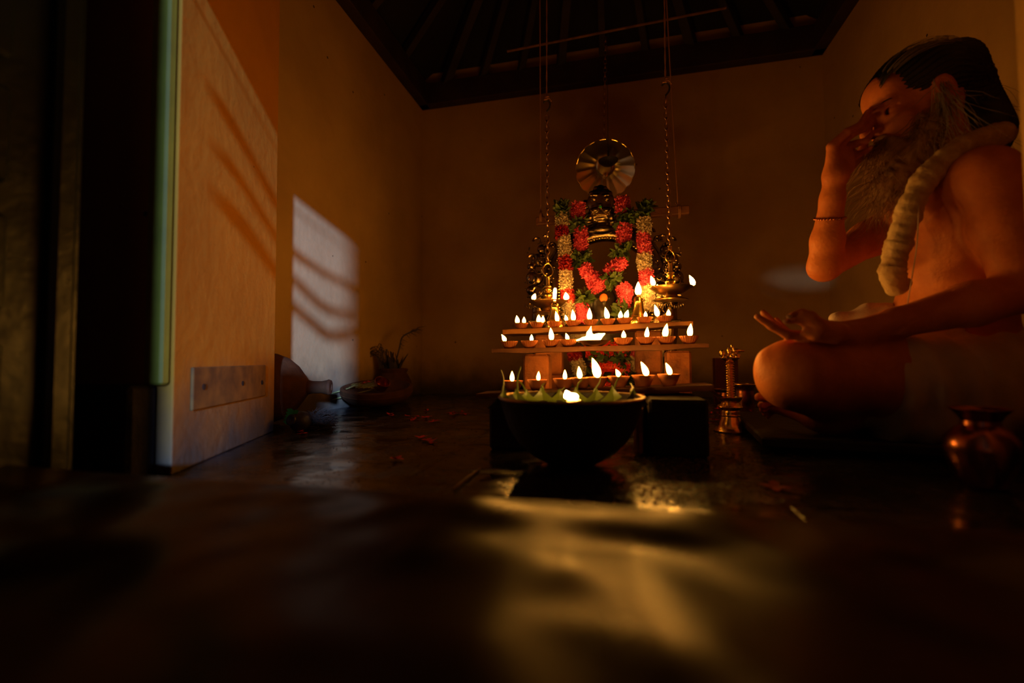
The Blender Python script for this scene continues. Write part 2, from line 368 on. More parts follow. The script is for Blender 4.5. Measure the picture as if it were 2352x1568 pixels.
# worn plate on the reveal
rd = unit(B_-A_); rn = np.array([rd[1], -rd[0], 0])
def on_reveal(px, py, off=0):
    d = dirn(px, py); t = np.dot(A_-CAM, rn)/np.dot(d, rn); return CAM + d*t + rn*off
pl = thing('hinge_plate', 'worn rectangular metal plate with three holes low on the ochre reveal', 'plate', on_reveal(520, 935))
c4 = [on_reveal(x, y) for x, y in ((437, 858), (606, 838), (606, 902), (437, 938))]
b = MB(); cc = sum(c4)/4; wd = np.linalg.norm(c4[1]-c4[0]); b.box(cc+rn*.002, (wd, .006, .082), ax=[rd, rn, (0, 0, 1)], bev=.002); build(b, 'plate', 'patch', pl)
for x, y in ((462, 888), (552, 880), (597, 878)):
    b = MB(); p = on_reveal(x, y); b.lathe([(.006, .0055), (.004, .0035)], p, rn, 12); 
    b.lathe([(.0055, 0.0052), (.0062, .0064), (.0045, .0066)], p, rn, 12, cap=True); build(b, 'bolt_hole', 'iron', pl)

# door frame post, its stone plinth and the blue panelled door leaf
pz = .70
pL = W(343, 600, pz); pR = W(394, 600, pz+.02)
ph = .2-(890-828)/FPX*pz
dp = thing('door_plinth', 'dark stone block under the green door frame post', 'stone block', (-.845, .625, 0))
b = MB(); b.box((-.875, .620, ph/2), (.165, .05, ph), bev=.006); build(b, 'block', 'soot', dp)
gp = MB(); cx_ = (pL[0]+pR[0])/2; gp.box((-.785, .634, ph+.95), (.040, .018, 1.9), bev=.004)
o = build(gp, 'door_frame_post', 'greenpaint'); tag(o, 'upright green painted door frame post beside the ochre reveal', 'door frame')
dl = thing('door_leaf', 'dark blue panelled wooden door leaf standing open at the entrance', 'door', (-.76, .1, 0))
X0 = -.775
b = MB(); b.box((X0-.04, .02, 1.0), (.04, 1.0, 1.98), bev=.003); build(b, 'leaf', 'bluewood', dl)
for k in range(6):
    b = MB(); zc = .16+k*.17
    b.box((X0-.014, .28, zc), (.014, .30, .13), bev=.006); b.box((X0-.006, .28, zc), (.012, .22, .07), bev=.005); build(b, 'raised_panel', 'bluewood', dl)
b = MB(); b.box((X0-.012, .49, 1.0), (.02, .03, 1.96), bev=.006); build(b, 'stile_moulding', 'bluewood', dl)

# ------------------------------------------------------------ flames
flame_i = 0
def flame(parent, base, h, wd=None, lean=(0, 0), m='flame', power=1.0, style=0):
    """base: world position of the flame foot; lean: sideways offset of the tip (camera right, away)"""
    h *= .88; wd = (wd*.88 if wd else h*.24); base = np.array(base, float); mb = MB()
    rt = np.array([math.cos(YAW), math.sin(YAW), 0]); K = 11; path = []; R = []
    for i in range(K):
        t = i/(K-1); path.append(base + np.array([0, 0, h*t]) + rt*lean[0]*(t**1.6) + cF*lean[1]*t*t)
        r = math.sin(PI*min(1, t**.62*1.0))**.85 if t < 1 else 0
        if style == 1: r = .75*(1-t)**.25*(.6+.8*t) if t < .97 else .35
        R.append(max(wd*r, .0003))
    mb.tube(path, R, 12)
    fo = build(mb, 'flame', m, parent)
    return fo

# ------------------------------------------------------------ shrine: planks, bricks
YR = {1: 1.50, 2: 1.285, 3: 1.125}
def plank(y, L_, R_, thick, depth, m, label, yshift=0.0):
    a = on(*L_, 1, y); b_ = on(*R_, 1, y); d = unit(b_-a); up = np.cross(np.array([0, 1., 0]), d)*-1
    up = unit(np.cross(d, np.array([0, 1., 0]))); up = up if up[2] > 0 else -up
    n = 40; V = []; ln = np.linalg.norm(b_-a)
    for i in range(n+1):
        t = i/n; p = a + d*ln*t; wob = .0016*math.sin(t*11+y*7)+.001*math.sin(t*29)
        th_ = thick*(1+.12*math.sin(t*7+y*3)); f0 = -.003*math.sin(t*17+y)
        for (yy, zz) in ((f0, 0), (f0-.0015, th_*.5), (f0, th_), (depth+f0, th_), (depth+.002, th_*.5), (depth, 0)):
            V.append(p + np.array([0, yy+yshift, 0]) + up*(zz-th_+wob*(zz < th_*.9)))
    F = [(i*6+j, (i+1)*6+j, (i+1)*6+(j+1) % 6, i*6+(j+1) % 6) for i in range(n) for j in range(6)]
    F += [tuple(range(6)), tuple(n*6+j for j in range(6))[::-1]]
    mb = MB(); mb.add(V, F); o = build(mb, 'plank', m); tag(o, label, 'plank', 'planks carrying the rows of oil lamps')
    return a, b_, up
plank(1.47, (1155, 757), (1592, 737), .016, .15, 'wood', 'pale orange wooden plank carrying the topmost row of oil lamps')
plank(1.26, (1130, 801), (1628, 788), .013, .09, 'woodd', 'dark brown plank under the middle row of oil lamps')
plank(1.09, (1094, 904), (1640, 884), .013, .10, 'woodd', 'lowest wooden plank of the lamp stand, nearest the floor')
def ptop(row, px):   # world point on top of plank at lamp position
    L_, R_, y0 = {1: ((1155, 757), (1592, 737), 1.47), 2: ((1130, 801), (1628, 788), 1.26), 3: ((1094, 904), (1640, 884), 1.09)}[row]
    a = on(*L_, 1, y0); b_ = on(*R_, 1, y0); P = on(px, 800, 1, YR[row]); t = (P[0]-a[0])/(b_[0]-a[0])
    return np.array([P[0], YR[row], a[2]+(b_[2]-a[2])*t+.0005])
def brick(name, c, sz, m, label, grp=None, rz=0, seed=0):
    mb = MB(); ca, sa = math.cos(rz), math.sin(rz); mb.box(c, sz, ax=[(ca, sa, 0), (-sa, ca, 0), (0, 0, 1)], bev=.006)
    o = build(mb, name, m, None, False); tag(o, label, 'brick', grp); return o
def zt_(row, x):
    L_, R_, y0, th_ = {1: ((1155, 757), (1592, 737), 1.47, .016), 2: ((1130, 801), (1628, 788), 1.26, .013), 3: ((1094, 904), (1640, 884), 1.09, .013)}[row]
    a = on(*L_, 1, y0); b_ = on(*R_, 1, y0); return a[2]+(b_[2]-a[2])*(x-a[0])/(b_[0]-a[0])-th_*1.15-.002
def xat(px, y): return on(px, 820, 1, y)[0]
g = 'bricks holding up the lamp planks'
# front pair, standing on end under the middle plank
for (p0, p1, lb) in ((1201, 1259, 'upright orange lit brick under the left half of the middle plank'), (1532, 1589, 'upright brick with a mottled face under the right end of the middle plank')):
    xa, xb = xat(p0, 1.28), xat(p1, 1.28); h = zt_(2, xa if p0 < 1300 else xa)
    brick('brick', ((xa+xb)/2, 1.32, h/2), (xb-xa, .075, h), 'brick', lb, g)
# rear pillars: two bricks each carrying the top plank
for (p0, p1, lb) in ((1226, 1290, 'left'), (1459, 1522, 'right')):
    xa, xb = xat(p0, 1.50), xat(p1, 1.50); h = min(zt_(1, xa), zt_(1, xb)); h1 = h*.52
    brick('brick', ((xa+xb)/2, 1.54, h1/2), (xb-xa, .08, h1), 'brick', f'lower brick of the {lb} pillar behind the middle plank', g)
    brick('brick', ((xa+xb)/2, 1.54, (h1+h)/2+.001), ((xb-xa)*.98, .078, h-h1-.002), 'brick', f'upper brick of the {lb} pillar, right under the top plank', g)
# black blocks under the lowest plank
xa, xb = FL(1478, 1015)[0], FL(1588, 1030)[0]
for (xm, wd_, lb) in (((xa+xb)/2+.012, .115, 'soot black brick standing right of the iron bowl'), (FL(1140, 1040)[0]+.02, .09, 'soot black brick half hidden behind the left of the iron bowl')):
    h = zt_(3, xm)-.003
    brick('brick', (xm, 1.075, h/2), (wd_, .20, h), 'soot', lb, g)

xb_ = FL(1478, 1015)[0]
brick('brick', (xb_-.010, 1.05, .05), (.018, .15, .10), 'brick', 'thin orange slab added as the flame lit left side of the black brick', g, rz=-.12)  # added slab, stands in for the flame-lit side face of the black brick
# ------------------------------------------------------------ clay lamps
def bowl_mesh(R, H, fl_=True):
    p = [(R*.50, 0), (R*.56, .0005), (R*.72, H*.35, .8), (R*.9, H*.75, 1), (R*1.0, H*.97, .5), (R*1.0, H), (R*.92, H*1.0), (R*.84, H*.8), (R*.55, H*.35), (0.0001, H*.28)]
    mb = MB(); mb.lathe(p, n=72 if fl_ else 36, flute=(20, .065) if fl_ else None)
    # pinched lip for the wick
    mb.v = [(x, y-(.0035 if (y < -R*.8 and z > H*.8) else 0), z) for x, y, z in mb.v]
    return mb
def proto_bowl(R, H, fl_, nm):
    me = bpy.data.meshes.new(nm); mb = bowl_mesh(R, H, fl_); me.from_pydata(mb.v, [], mb.f); me.materials.append(M['clay'])
    me.polygons.foreach_set('use_smooth', [True]*len(me.polygons)); return me
def disc_mesh(R, z, nm, m):
    me = bpy.data.meshes.new(nm); mb = MB(); mb.lathe([(R, z-.002), (R, z), (.0001, z+.0001)], n=24); me.from_pydata(mb.v, [], mb.f); me.materials.append(M[m]); return me
BM = {1: (proto_bowl(.0245, .021, True, 'fluted_bowl'), .0245, .021), 2: (proto_bowl(.0250, .021, True, 'fluted_bowl'), .0250, .021), 3: (proto_bowl(.0262, .027, False, 'plain_bowl'), .0262, .027)}
OIL = {k: disc_mesh(BM[k][1]*.83, BM[k][2]*.80, 'oil', 'lamp_oil') for k in BM}
ordn = ['first', 'second', 'third', 'fourth', 'fifth', 'sixth', 'seventh', 'eighth', 'ninth']
rowname = {1: 'the top plank', 2: 'the middle plank', 3: 'the lowest plank'}
def diya(row, px, flames, idx, extra=''):
    P = ptop(row, px); me, R, H = BM[row]
    kind = 'plain clay oil lamp' if row == 3 else 'fluted clay oil lamp'
    fw = {1: 'with one flame', 2: 'with two flames', 0: 'unlit'}[len(flames)]
    t = thing('oil_lamp', f'{kind} {fw}, {ordn[idx]} from the left on {rowname[row]}', 'oil lamp', P, f'clay oil lamps on {rowname[row]}', rz=random.uniform(-.5, .5))
    bo = bpy.data.objects.new('bowl', me); COL.objects.link(bo); bo.parent = t; bo.scale = (random.uniform(.97, 1.03),)*2 + (1,)
    oo = bpy.data.objects.new('oil', OIL[row]); COL.objects.link(oo); oo.parent = t
    for (fx, hpx, lean) in flames:
        z = P[1]/1.017; q = on(fx, 800, 1, P[1]-(.012 if abs(fx-px) > 9 else .006)); base = np.array([q[0], q[1], P[2]+H*.92])
        dx = base[0]-P[0]; dx = max(-R*.92, min(R*.92, dx)); base[0] = P[0]+dx
        hh = hpx/FPX*z
        wk = MB(); wk.tube([np.array([P[0]+dx*.3, P[1], P[2]+H*.8]), base-np.array([0, 0, .002]), base+np.array([0, 0, .003])], .0013, 6); build(wk, 'wick', 'wick', t)
        flame(t, base, hh, hh*.205 if hpx > 22 else hh*.28, (lean/FPX*z, 0), power=(hpx/24)**1.4)
R1 = [(1198, [(1189, 22, -2), (1204, 18, 0)]), (1234, [(1238, 22, 0), (1247, 18, 1)]), (1274, [(1281, 28, -4)]), (1317, [(1302, 16, -3), (1318, 30, -2)]), (1357, [(1355, 32, 0)]),
      (1397, [(1396, 32, -5)]), (1436, [(1426, 20, 1), (1439, 22, 5)]), (1482, [(1484, 16, 0)]), (1528, [(1506, 30, -6), (1537, 18, 0)])]
R2 = [(1170, [(1160, 20, -8)]), (1216, [(1221, 18, 0)]), (1265, [(1267, 34, -2)]), (1306, [(1304, 18, -4)]), (1432, [(1433, 20, 0)]), (1484, [(1486, 27, 2)]), (1530, [(1528, 34, 5)]), (1583, [(1585, 32, 3)])]
R3 = [(1178, [(1176, 28, 0)]), (1234, [(1236, 24, 1)]), (1294, [(1297, 25, 0)]), (1333, [(1331, 32, -2)]), (1370, [(1372, 52, -12)]), (1420, [(1421, 20, -7)]), (1476, [(1484, 36, -12)]), (1535, [(1538, 30, -9)])]
for row, lst in ((1, R1), (2, R2), (3, R3)):
    for i, (px, fls) in enumerate(lst): diya(row, px, fls, i)

# camphor tray with the big flame on the middle plank
P = ptop(2, 1365); P[1] -= .005
t = thing('camphor_tray', 'small dark tray with a broad bright flame in the middle plank row', 'tray', P)
b = MB(); b.lathe([(.020, 0), (.030, .004), (.041, .014), (.043, .016), (.039, .015), (.028, .008), (.0001, .007)], P, n=32); build(b, 'tray', 'brassd', t)
fz = 1.25
def cf(px, py): p = W(px, py, fz); p[1] = P[1]; return p
s_c = ('camphor',)
CAMPHOR = (t, [([cf(1319, 781), cf(1338, 778), cf(1354, 775)], [.0012, .0045, .0080]), ([cf(1354, 775), cf(1353, 765), cf(1357, 748)], [.0090, .0065, .0006]), ([cf(1356, 775), cf(1374, 773), cf(1388, 766)], [.0080, .0085, .0022])])

# ------------------------------------------------------------ tall brass lamps with flame
def bottle(px, ytop, ybot, y, label, fh, style, lean):
    b0 = on(px, ybot, 1, y); z = y/1.017; a0 = ptop(1, px); b0[2] = a0[2]; b0[1] = y
    H = (ybot-ytop)/FPX*z
    t = thing('brass_lamp', label, 'brass lamp', b0, 'bottle shaped brass lamps behind the top row')
    b = MB(); b.lathe([(.034, 0), (.036, .004), (.036, H*.10), (.033, H*.2), (.026, H*.33), (.020, H*.48), (.0165, H*.62), (.0150, H*.80), (.0162, H*.83), (.0150, H*.86), (.0155, H*.93), (.011, H), (.004, H*1.0)], b0, n=36)
    build(b, 'body', 'brass', t)
    b = MB(); b.torus(b0+np.array([0, 0, H*.34]), .0262, .0012, (1, 0, 0), (0, 1, 0), 30, 6); build(b, 'neck_ring', 'brass', t)
    b = MB(); b.lathe([(.005, H), (.006, H+.006), (.003, H+.012)], b0, n=12); build(b, 'wick', 'wick', t)
    flame(t, b0+np.array([0, 0, H+.004]), fh/FPX*z, fh/FPX*z*(.2 if style else .23), (lean/FPX*z, 0), power=3.0, style=style)
bottle(1274, 676, 738, 1.585, 'tall bottle shaped brass lamp with a straight flame, left one', 38, 1, 2)
bottle(1467, 660, 726, 1.585, 'tall bottle shaped brass lamp with a pointed flame, right one', 36, 0, 0)

# ------------------------------------------------------------ hanging brass lamps
def chain_links(mb, a, b_, ln=.016, r=.0016, wd=.005):
    a = np.array(a, float); b_ = np.array(b_, float); d = b_-a; L_ = np.linalg.norm(d); d = d/L_; n = int(L_/ln)
    s1 = unit(np.cross(d, (0, 1, .1))); s2 = np.cross(d, s1)
    for i in range(n):
        c = a + d*ln*(i+.5); s_ = s1 if i % 2 else s2; w_ = np.cross(d, s_); pts = []
        for j in range(10):
            q = 2*PI*j/10; pts.append(c + d*math.cos(q)*ln*.66 + s_*math.sin(q)*wd)
        V = []; F = []
        for j in range(10):
            rad = unit(pts[j]-c)
            for k_ in range(5):
                e = 2*PI*k_/5; V.append(pts[j]+rad*r*math.cos(e)+w_*r*math.sin(e))
        for j in range(10):
            for k_ in range(5): F.append((j*5+k_, ((j+1) % 10)*5+k_, ((j+1) % 10)*5+(k_+1) % 5, j*5+(k_+1) % 5))
        mb.add(V, F)
def rope_mesh(mb, pts, r=.0035, tw=60):
    P = curve(pts, 60); ph = 0
    for k in range(2):
        q = []
        for i, p in enumerate(P):
            a = i*.9+k*PI; q.append(p+np.array([math.cos(a), math.sin(a), 0])*r*.5)
        mb.tube(q, r*.62, 6)
def hanging(label, z, cx0, yb, yrim, wpx, yring0, yring1, ychain, cxtop, yrope, fls):
    base = W(cx0, yb, z); X = base
    t = thing('hanging_lamp', label, 'hanging lamp', base, 'brass lamps hanging on chains beside the shrine')
    R = wpx/2/FPX*z; Hr = (yb-yrim)/FPX*z; Hs = (yb-yring1)/FPX*z; Ht = (yb-yring0)/FPX*z
    b = MB(); b.lathe([(R*.76, 0), (R*.80, .003), (R*.74, .006), (R*.34, .010), (R*.30, Hr*.42), (R*.62, Hr*.58), (R*.86, Hr*.82), (R*1.0, Hr*.97), (R*1.01, Hr), (R*.95, Hr*.97), (R*.7, Hr*.78), (R*.25, Hr*.72), (.006, Hr*.72)], base, n=48)
    bo = build(b, 'oil_bowl', 'brassd', t)
    b = MB(); h = Hs-Hr*.7; pr = []
    prof = [(.010, 0), (.014, .05), (.011, .10), (.008, .16), (.014, .24), (.0165, .32), (.012, .40), (.0075, .45), (.013, .49), (.0135, .52), (.008, .55), (.0125, .59), (.0130, .63), (.007, .67), (.0068, .9), (.008, .94), (.005, 1)]
    b.lathe([(r*z/1.45, Hr*.7+q*h) for r, q in prof], base, n=28); build(b, 'stem', 'brass', t)
    rc = W(cx0, (yring0+yring1)/2, z); rc[0] = base[0]; rc[1] = base[1]; rc[2] = base[2]+(Hs+Ht)/2; rr = (Ht-Hs)/2
    b = MB(); rx = np.array([math.cos(YAW+.3), math.sin(YAW+.3), 0])
    ptsr = []
    for i in range(25):
        q = 2*PI*i/24; ww = rr*1.02*math.sin(q)*(1 if math.cos(q) < 0 else (1-.28*math.cos(q))); ptsr.append(rc+rx*ww+np.array([0, 0, math.cos(q)*rr*1.15]))
    b.tube(ptsr, .0022*z/1.45, 8); build(b, 'hanging_ring', 'brass', t)
    top = np.array([base[0], base[1], W(cx0, ychain, z)[2]]); ct = W(cxtop, ychain, z); ct[1] = base[1]
    b = MB(); c0 = rc+np.array([0, 0, rr*1.15]); b.lathe([(.006, 0), (.0075, .004), (.0065, .008), (.008, .012), (.004, .018)], c0, n=14)
    build(b, 'collar', 'brass', t)
    b = MB(); chain_links(b, c0+np.array([0, 0, .016]), ct, .018*z/1.45, .0023*z/1.45, .0062*z/1.45); build(b, 'chain', 'chain', t)
    b = MB(); hk = ct
    b.tube(curve([hk, hk+np.array([.010, 0, .012]), hk+np.array([.012, 0, .03]), hk+np.array([0, 0, .042]), hk+np.array([-.012, 0, .034])], 16), .0032, 8); build(b, 'hook', 'iron', t)
    tp = hk+np.array([0, 0, .04]); up = np.array([W(cxtop, -200, z)[0], base[1], 2.2])
    b = MB(); rope_mesh(b, [tp, tp*.5+up*.5, up], .0030)
    for k in range(3): b.torus(tp+np.array([.002*k-.002, 0, .004+.005*k]), .006, .0028, (1, 0, 0), (0, 1, .2), 12, 6)
    b.tube(curve([tp+np.array([0, 0, .01]), tp+np.array([.012, -.003, .006]), tp+np.array([.018, -.004, -.006])], 8), [.0025]*8+[.001] if False else .0022, 6)
    build(b, 'rope', 'rope', t)
    for (fx, fy, hpx, lean) in fls:
        q = W(fx, fy, z); d = q-base; r_ = math.hypot(d[0], d[1]); lim = R*1.08
        ang = math.asin(max(-1, min(1, np.dot(d, cR)/lim))); s_ = -1
        if fy in FAR: s_ = 1
        rt = np.array([math.cos(YAW), math.sin(YAW), 0]); fw_ = np.array([-math.sin(YAW), math.cos(YAW), 0])
        p = base + rt*lim*math.sin(ang)*.94 + fw_*s_*lim*math.cos(ang)*.94; p[2] = base[2]+Hr*1.0
        sp = MB(); dd = unit(np.array([p[0]-base[0], p[1]-base[1], 0])); 
        sp.tube([p-dd*.02-np.array([0, 0, .006]), p-dd*.008-np.array([0, 0, .003]), p+dd*.004+np.array([0, 0, .001])], [.010, .007, .003], 8, flat=.5); build(sp, 'spout', 'brassd', bo)
        flame(t, p, hpx/FPX*z, None if hpx > 20 else hpx/FPX*z*.36, (lean/FPX*z, 0), power=(hpx/22)**1.3)
FAR = {701, 702, 703}
hanging('brass lamp hanging on a chain left of the garlands', 1.66, 1259, 720, 692, 92, 606, 632, 246, 1253, 220, [(1222, 700, 16, 4), (1265, 701, 16, 0), (1283, 702, 14, 0), (1301, 700, 20, -2)])
hanging('brass lamp hanging on a chain right of the garlands', 1.48, 1541, 690, 659, 96, 575, 600, 208, 1531, 190, [(1493, 660, 26, -6), (1524, 701, 16, 0), (1551, 702, 16, 0), (1590, 660, 28, -9)])

# ------------------------------------------------------------ polished disc hanging behind the shrine
dz = 2.02; dc = W(1390, 387, dz); R = 66/FPX*dz
t = thing('hanging_disc', 'round fluted polished metal dish hanging on a chain above the shrine', 'metal dish', dc)
dn = unit(np.array([-.05, -.76, -.62])); b = MB(); n = 144; V = []; F = []
ua = unit(np.cross((0, 0, 1), dn)); va = np.cross(dn, ua)
rings = [(.0, .030), (.20, .028), (.215, .012), (.30, .004), (.34, .002), (.55, .010), (.8, .022), (.97, .034), (1.0, .036), (1.0, .032), (.8, .016), (.3, -.006)]
for k, (q, h) in enumerate(rings):
    for j in range(n):
        a = 2*PI*j/n; fr = abs(math.sin(a*8)); rr = R*q*(1+.02*(fr-.5)*(q > .5)); hh = h-.022+.0035*fr*(q > .32)*min(1, q*1.2)
        V.append(dc+ua*rr*math.cos(a)+va*rr*math.sin(a)+dn*hh)
for k in range(len(rings)-1):
    for j in range(n): F.append((k*n+j, k*n+(j+1) % n, (k+1)*n+(j+1) % n, (k+1)*n+j))
b.add(V, F); build(b, 'dish', 'mirror', t)
b = MB(); b.torus(dc+dn*.014, R*.99, .0016, ua, va, 60, 6); build(b, 'rim', 'goldtrim', t)
b = MB(); b.torus(dc+va*R*.06-dn*.012, R*.27, .006, ua, va, 30, 8); b.ell(dc+dn*.016-va*R*.2, (.011, .011, .013)); build(b, 'boss', 'mirror', t)
rodz = 2.0
b = MB(); ctop = W(1391, 72, 2.02); ctop[1] = dc[1]; c0 = dc+va*R*.98; c0[1] = dc[1]; chain_links(b, c0, ctop, .020, .0018, .006); build(b, 'chain', 'chain', t)
# small oil lamp hanging before the dish
t2 = MB(); pc = W(1397, 372, 1.93); t2.lathe([(.001, -.016), (.024, -.012), (.040, .002), (.042, .008), (.036, .006), (.01, .0)], pc, n=28)
t2.tube([pc, pc+np.array([0, 0, .05])], .003, 8); t2.tube([pc+np.array([0, 0, .05]), W(1394, 80, 1.93)], .0012, 6)
o = build(t2, 'unlit_lamp', 'iron'); tag(o, 'small dark unlit lamp hanging before the polished dish', 'lamp')
# rod in the roof
ra = W(1165, 118, 2.02); rb = W(1668, 18, 2.02); ra[1] = rb[1] = dc[1]
ra = on(1165, 118, 1, dc[1]); rb = on(1668, 18, 1, dc[1])
t = thing('roof_rod', 'thin metal rod slung under the dark rafters', 'rod', ra)
b = MB(); b.tube([ra, rb], .0055, 10); build(b, 'rod', 'patch', t)
for q in (ra*.97+rb*.03, ra*.03+rb*.97):
    b = MB(); b.tube([q, q+np.array([0, 0, 2.4-q[2]])], .0015, 6); build(b, 'hanging_wire', 'iron', t)

# wooden bar behind the shrine on two cords
ybar = 1.83
ba = on(1232, 509, 1, ybar); bb_ = on(1583, 483, 1, ybar); d = unit(bb_-ba)
t = thing('wooden_bar', 'orange wooden bar slung on cords behind the garlands', 'wooden bar', ba)
b = MB(); sx_ = unit(np.cross(d, (0, 1, 0))); b.box((ba+bb_)/2, (np.linalg.norm(bb_-ba), .03, .032), ax=[d, (0, 1, 0), sx_ if sx_[2] > 0 else -sx_], bev=.003); build(b, 'bar', 'woodd', t)
for (px, pxt, pyt) in ((1242, 1240, -60), (1558, 1526, -60)):
    p = on(px, 500 if px < 1300 else 486, 1, ybar); q = on(pxt, pyt, 1, ybar)
    b = MB(); b.tube([p, p+(q-p)*.5, q+np.array([0, 0, .1])], .0026, 6)
    for k in range(2): b.torus(p+np.array([0, 0, 0])+d*.005*k, .024, .0026, (0, 1, 0), (0, 0, 1), 16, 6)
    b.tube([p+np.array([0, 0, .018]), p+np.array([-.012, -.01, .034])], [.002, .0008], 5)
    build(b, 'cord', 'rope', t)

# ------------------------------------------------------------ bronze arch (frame behind the idol)
ya = 1.80; ac = on(1388, 650, 1, ya); zz = 1.77; k = zz/FPX
t = thing('bronze_arch', 'ornate dark bronze arch with a lion face behind the garlands', 'arch', (ac[0], ya, 0))
def ap(px, py, dy=0.0): p = on(px, py, 1, ya); p[1] = ya+dy; return p
Ri, Ro = 97*k, 140*k
def arch_pt(s, r):   # s: 0..1 from left foot over the top to the right foot
    leg = ac[2]-.14; Lr = PI*(Ri+Ro)/2; tot = 2*leg+Lr; u = s*tot
    if u < leg: return ac+np.array([-r, 0, -leg+u]), np.array([-1., 0, 0])
    if u > leg+Lr: return ac+np.array([r, 0, -(u-leg-Lr)]), np.array([1., 0, 0])
    a = PI-(u-leg)/Lr*PI; dd = np.array([math.cos(a), 0, math.sin(a)]); return ac+dd*r, dd
b = MB(); n = 90; V = []; F = []
sec = [(Ri, -.004), (Ri+.004, -.014), (Ri+.010, -.008), (Ri+.016, -.016), (Ri+.03, -.020), (Ro-.014, -.018), (Ro-.008, -.010), (Ro, -.012), (Ro+.002, .006), (Ri, .006)]
for i in range(n+1):
    for (r, dy) in sec:
        p, dd = arch_pt(i/n, r); V.append((p[0], ya+dy, p[2]))
m_ = len(sec)
F = [(i*m_+j, (i+1)*m_+j, (i+1)*m_+(j+1) % m_, i*m_+(j+1) % m_) for i in range(n) for j in range(m_)]
b.add(V, F); build(b, 'arch_band', 'bronze', t)
b = MB()
for i in range(110):
    p, dd = arch_pt((i+.5)/110, Ri+.011); b.ell((p[0], ya-.015, p[2]), (.0052, .004, .0052), n=7, m=5)
build(b, 'gilt_bead_row', 'goldtrim', t)
b = MB()
for i in range(46):
    p, dd = arch_pt((i+.5)/46, (Ri+Ro)/2+.004); tg = np.array([dd[2], 0, -dd[0]])
    b.torus((p[0], ya-.022, p[2]), .011, .0032, tg, dd, 14, 6, 0, 4.7, True); b.ell((p[0], ya-.022, p[2]), (.0045,)*3, n=7, m=5)
build(b, 'scroll_relief', 'bronze', t)
# outer flame-scroll crest along the shoulders
b = MB()
for sgn in (-1, 1):
    for i in range(13):
        a = math.radians(20+i*9) if sgn > 0 else math.radians(160-i*9)
        rr = Ro+.006+.012*math.sin(i*1.3)**2; dd = np.array([math.cos(a), 0, math.sin(a)]); p = ac+dd*(rr+.006)
        if p[2] > ac[2]+Ro*.97: continue
        tg = np.array([-dd[2], 0, dd[0]])*sgn; b.torus((p[0], ya-.008, p[2]), .015, .0065, dd, tg, 16, 7, -.8, 3.9, True)
        b.ell((p[0], ya-.01, p[2]), (.007, .008, .007), n=8, m=6)
build(b, 'crest_scrolls', 'bronze', t)
# side beasts: curled trunk masses left and right
for sgn, nm in ((-1, 'left'), (1, 'right')):
    b = MB()
    def q_(dx, py, dy=-.02): return ap(1388+sgn*dx, py, dy)
    random.seed(3)
    for (dx, py, r) in ((150, 600, .030), (158, 640, .036), (140, 575, .022), (152, 690, .028), (165, 615, .018), (140, 725, .024), (128, 660, .022), (166, 668, .02)):
        b.ell(q_(dx, py), (r, .022, r*.9), n=16, m=10)
    for (dx, py, R_, s0) in ((160, 600, .020, .5), (146, 622, .024, 1.5), (163, 648, .018, 2.5), (148, 672, .022, .2), (138, 590, .018, 1.), (160, 700, .016, 2), (142, 712, .02, 1.1), (126, 640, .016, .6), (150, 560, .016, .1), (130, 555, .015, .8)):
        b.torus(q_(dx, py, -.042), R_, .0055, (sgn, 0, 0), (0, 0, 1), 20, 7, s0, s0+4.6, True)
    for i in range(60):
        a = random.uniform(0, 2*PI); r = random.uniform(.3, 1); b.ell(q_(148+34*r*math.cos(a), 645+90*r*math.sin(a), -.043+.01*r), (.0035, .0035, .0035), n=6, m=4)
    b.box(q_(152, 682, -.02), (.07, .05, .012), bev=.003); b.box(q_(150, 740, -.02), (.075, .05, .012), bev=.003)
    b.lathe([(.030, 0), (.022, .02), (.03, .05), (.02, .1), (.028, .16), (.024, ap(0, 742)[2]-.14)], (q_(150, 742)[0], ya-.015, .14), n=20)
    for i in range(12): b.ell(q_(122+5*i, 706+1.2*math.sin(i)*2, -.045), (.003, .003, .008), n=6, m=5)
    build(b, 'side_beast', 'bronze', t)
b = MB(); b.box((ac[0], ya+.02, .07), (.50, .14, .14), bev=.006); b.box((ac[0], ya+.02, .12), (.54, .16, .02), bev=.004); build(b, 'base', 'blackst', t)

